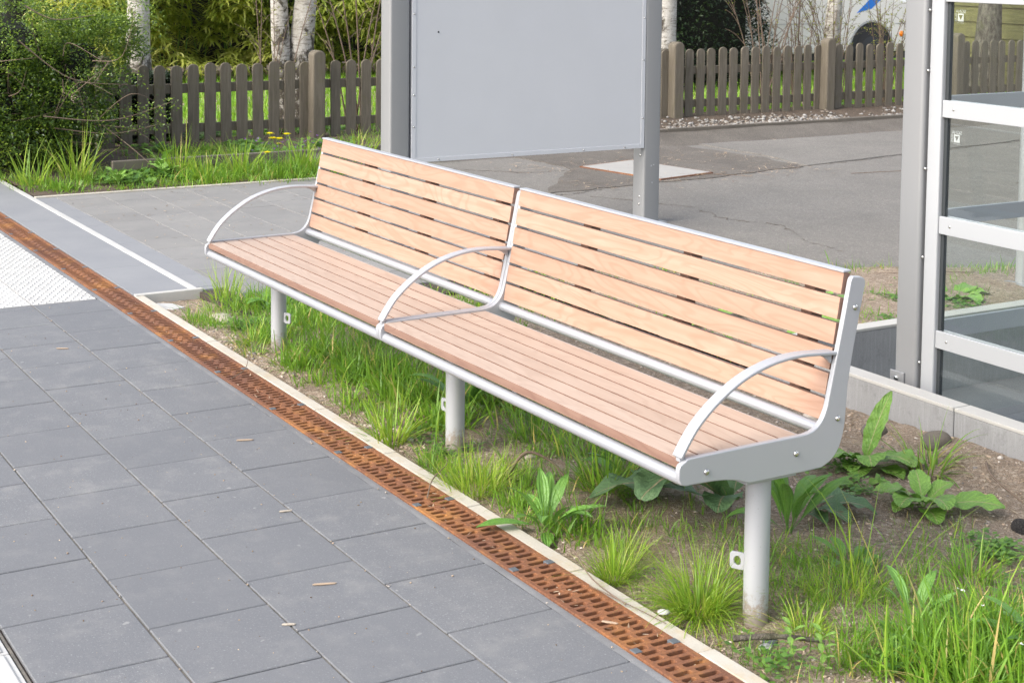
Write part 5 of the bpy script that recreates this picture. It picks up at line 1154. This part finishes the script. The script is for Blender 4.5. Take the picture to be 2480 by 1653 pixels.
hedge('backdrop_hedge', (-14.2, 6.4), (1.2, 8.5, 3.0), 9000, 'added dark backdrop hedge standing in for shade behind the bamboo thicket', M['conifer'], .10, M['inner'], 8)  # backdrop added to keep the gaps in the bamboo dark

hedge('garden_bush', (-6.12, 2.25), (.36, .78, .56), 6500, 'dark low bush filling the gaps behind the leftmost pickets', M['conifer'], .045, M['inner'], 5)

# ------------------------------------------------------------------ birches
def crown(m, base, h, spread, n, leafroot):
    tips = []
    for i in range(n):
        z0 = base[2]+h*rng.uniform(.35, .95); a = rng.uniform(0, 6.28); L_ = spread*rng.uniform(.4, 1)*(1.15-.6*(z0/h))
        p0 = Vector((base[0], base[1], z0)); p1 = p0+Vector((math.cos(a)*L_*.5, math.sin(a)*L_*.5, L_*.5)); p2 = p0+Vector((math.cos(a)*L_, math.sin(a)*L_, L_*.55))
        q = crom([p0, p1, p2], 5); m.tube(q, [.022*(1-.85*j/10) for j in range(11)], 5); tips += [tuple(v) for v in q[3:]]
    return tips
def birch(c, rad, label, double=False, lean=(0, 0), h=6.5):
    root = empty('birch_tree', (c[0], c[1], 0), label, 'birch tree', 'birch trees behind the picket fence')
    m = MB()
    stems = [((-.02, -.07), (-.05, -.11), rad*.62), ((0, .06), (.02, .12), rad*.80)] if double else [((0, 0), lean, rad)]
    for (b, l, r) in stems:
        path = []; rr = []
        for k in range(15):
            t_ = k/14; zz = -.05+h*t_**1.6; path.append((b[0]+l[0]*zz*.35+.012*math.sin(zz*5+b[1]*30), b[1]+l[1]*zz*.35+.012*math.cos(zz*4+b[0]*20), zz)); rr.append(r*(1+.45*math.exp(-zz*7))*(1-.8*t_**1.5)*(1+.03*math.sin(zz*9)))
        m.tube(path, rr, 20)
    trunk = m.build('trunk', M['birch'], root, smooth=60)
    bm_ = MB(); tips = crown(bm_, (0, 0, 0), h, 1.6, 26, root); cr = bm_.build('crown', M['twig'], root, smooth=60)
    T2 = np.array(tips); k = rng.integers(0, len(T2), 900); P = T2[k]+rng.normal(0, .12, (900, 3)); Ln = U(.02, .04, 900)
    V, F, A = leafcloud(P, Ln, Ln*.7, U(0, 6.28, 900), rng.normal(-.3, .5, 900), rng.normal(0, .5, 900), U(0, 1, 900)); qmesh('leaf', V, F, M['bud'], cr, attrs={'tone': A})
    return root
birch((-6.35, 2.44), .118, 'white birch trunk with dark cracked base rising behind the evergreen shrub', lean=(-.03, -.05))
birch((-6.30, 3.84), .155, 'double-stemmed white birch between the bamboo and the tall fence post', True)
birch((-6.30, 8.02), .145, 'white birch trunk right beside the information board', lean=(0, .01))
birch((-6.75, 10.72), .105, 'slim birch among bare shrubs in front of the white van', lean=(0, .12))
root = empty('rough_tree', (-6.5, 12.98, 0), 'thick rough-barked tree trunk seen through the top glass pane', 'tree')
m = MB(); path = []; rr = []
for k in range(14):
    z = -.05+5.5*(k/13)**1.6; path.append((.0, .05*z, z)); rr.append(.17*(1+.5*math.exp(-z*2.2))*(1-.6*(k/13)))
m.tube(path, rr, 22); m.build('trunk', M['bark'], root, smooth=60)
bm_ = MB(); tips = crown(bm_, (0, 0.1, 0), 5.5, 1.8, 20, root); bm_.build('crown', M['twig'], root, smooth=60)

# bare budding shrubs
def bare_shrub(c, n, h, fan, label, budn, r0=.008, seed=0, bud=.022):
    root = empty('bare_shrub', (c[0], c[1], 0), label, 'shrub', 'budding bare shrubs along the fence'); m = MB(); pts = []
    for i in range(n):
        a = rng.uniform(0, 6.28); sp = fan*rng.uniform(.2, 1); H = h*rng.uniform(.6, 1.1); b = Vector((rng.normal(0, .05), rng.normal(0, .07), 0))
        p = [b, b+Vector((math.cos(a)*sp*.2, math.sin(a)*sp*.3, H*.4)), b+Vector((math.cos(a)*sp*.45, math.sin(a)*sp*.7, H*.75)), b+Vector((math.cos(a)*sp*.6, math.sin(a)*sp*1.1, H))]
        q = crom(p, 5); m.tube(q, [r0*(1-.8*j/len(q)) for j in range(len(q))], 5); pts += [tuple(v) for v in q[6:]]
        for j in range(5):
            s = q[rng.integers(4, len(q)-2)]; a2 = a+rng.normal(0, 1.2); L_ = rng.uniform(.15, .4)*h*.5; e = s+Vector((math.cos(a2)*L_*.6, math.sin(a2)*L_*.9, L_*rng.uniform(.3, .9)))
            qq = crom([s, s.lerp(e, .5)+Vector((0, 0, .03)), e], 4); m.tube(qq, [r0*.4*(1-.6*k/len(qq)) for k in range(len(qq))], 4); pts += [tuple(v) for v in qq[2:]]
    m.build('stems', M['twig'], root, smooth=60); Pp = np.array(pts); k = rng.integers(0, len(Pp), budn); P = Pp[k]+rng.normal(0, .012, (budn, 3)); Ln = bud*U(.5, 1.4, budn)
    V, F, A = leafcloud(P, Ln, Ln*.5, U(0, 6.28, budn), rng.normal(.6, .5, budn), rng.normal(0, .5, budn), U(0, 1, budn)); qmesh('foliage', V, F, M['bud'], root, attrs={'tone': A})
bare_shrub((-6.35, 9.45), 12, 1.9, .95, 'bare brown shrub arching over the dark hedge', 160, .009)
bare_shrub((-6.4, 9.95), 12, 1.6, .35, 'upright bare shrub before the left end of the white van', 160, .008)
bare_shrub((-6.45, 10.45), 16, 1.7, .7, 'pale budding shrub left of the slim birch', 900, .007)
bare_shrub((-6.3, 11.15), 14, 1.6, .6, 'greenish budding shrub before the van wheel', 1100, .007)
bare_shrub((-6.05, 4.35), 7, 2.0, .75, 'bare twiggy shrub right of the double birch', 420, .010)
bare_shrub((-6.05, 3.55), 6, 1.9, .85, 'thin-branched budding shrub left of the double birch', 420, .007)

# mossy board fence behind the shelter glass, runs away from the picket fence
root = empty('board_fence', (-7.1, 13.65, 0), 'mossy olive board fence seen through the top glass pane', 'fence'); 
for x in (-8.35, -7.1, -5.88):
    m = MB(); m.box(x-.05+7.1, x+.05+7.1, .03, .12, -.1, 1.75); m.build('fence_post', M['mossboard'], root)
m = MB(); z = .06; i = 0
while z < 1.7:
    y = 0 if i % 2 else -.022
    m.box(-1.28, 1.25, y, y+.02, z, z+.118); z += .098; i += 1
m.build('boards', M['mossboard'], root, bevel=.003, seg=1)

# white van parked beyond the lawn
root = empty('van', (-9.7, 12.4, 0), 'white parked van with a blue stripe and black wheel arch', 'van')
def vbuild(m, name, mat, **kw): return m.build(name, mat, root, **kw)
YC = 1.73                                                        # front wheel centre (local y)
side = [(-2.45, .30), (YC-.41, .30)] + [(YC+.40*math.cos(a), .33+.40*math.sin(a)) for a in np.linspace(math.pi, 0, 14)] + [(YC+.41, .30), (2.52, .30), (2.60, .40), (2.60, .80), (2.48, 1.02), (1.95, 1.12), (1.35, 1.85), (1.2, 1.95), (-2.3, 1.98), (-2.5, 1.85), (-2.5, .35)]
m = MB(); m.prism(side, 0, -1.86, 0); vbuild(m, 'body', M['van'], bevel=.05, seg=3, smooth=35)
m = MB(); m.prism([(-2.45, .20), (2.5, .20), (2.5, .34), (-2.45, .34)], 0, -1.8, -.06); vbuild(m, 'underbody', M['black'])
for y in (YC, -1.5):
    for x in (-.11, -1.75):
        m = MB(); m.tube([(x-.10, y, .325), (x-.08, y, .325), (x+.08, y, .325), (x+.10, y, .325)], [.30, .325, .325, .30], 30); w_ = vbuild(m, 'wheel', M['tyre'], smooth=40)
        q = MB(); q.tube([(x+.098, y, .325), (x+.112, y, .325)], [.205, .17], 24); q.build('rim', M['black'], w_, smooth=40)
m = MB()
ar = [(YC+.425*math.cos(a), 1*.33+.425*math.sin(a)) for a in np.linspace(math.pi, 0, 20)] + [(YC+.40*math.cos(a), .33+.40*math.sin(a)) for a in np.linspace(0, math.pi, 20)]
m.prism(ar, 0, -.02, .004); vbuild(m, 'wheel_arch', M['rim'])
m = MB(); m.box(-.3, -.015, YC-.415, YC+.415, .3, .735); vbuild(m, 'wheel_housing', M['black'])
m = MB(); m.prism([(YC-.30, .86), (YC-.02, .92), (YC+.36, 1.20), (YC+.12, 1.20)], 0, .001, .003); vbuild(m, 'stripe', M['blue'])
m = MB(); m.prism([(YC-.35, 1.9), (YC-.25, 1.2), (YC+.36, 1.2)], 0, .001, .003) ; 
m = MB(); m.dome((.004, 2.30, .555), (1, 0, 0), .042, .02, 14); vbuild(m, 'indicator', M['orange'], smooth=60)
for (y0, y1) in ((.45, 1.3), (-.85, .25)):
    m = MB(); m.box(.0, .004, y0, y1, 1.22, 1.78); vbuild(m, 'window', M['carglass'])
m = MB()
m.box(0, .003, .355, .367, .36, 1.9); m.box(0, .003, -.97, -.958, .36, 1.9); m.box(0, .004, -2.3, YC-.5, .715, .725); m.box(0, .004, YC+.45, 2.5, .70, .71); vbuild(m, 'door_gap', M['rim'])
m = MB(); m.box(-1.7, -.1, 2.585, 2.64, .28, .52); vbuild(m, 'bumper', M['black'], bevel=.03)
for x in (-.28, -1.58):
    m = MB(); m.box(x-.16, x+.16, 2.592, 2.612, .62, .80); vbuild(m, 'headlight', M['alu'], bevel=.03)

# red brick house far behind the shrub
root = empty('brick_house', (-20, 4.0, 0), 'red brick house wall glimpsed above the evergreen shrub', 'house')
m = MB(); m.box(-5, 0, -4, 3.5, -.3, 3.2); vb = m.build('wall', M['brick'], root)
m = MB(); m.prism([(-5.4, 3.205), (.4, 3.205), (-2.5, 5.4)], 1, -4.3, 3.8); m.build('roof', M['roof'], root)
for y in (-2.5, .2):
    m = MB(); m.box(-.05, .03, y, y+1.2, 1.3, 2.5); wv = m.build('window', M['van'], root); m = MB(); m.box(.03, .036, y+.07, y+1.13, 1.37, 2.43); m.build('pane', M['carglass'], wv)
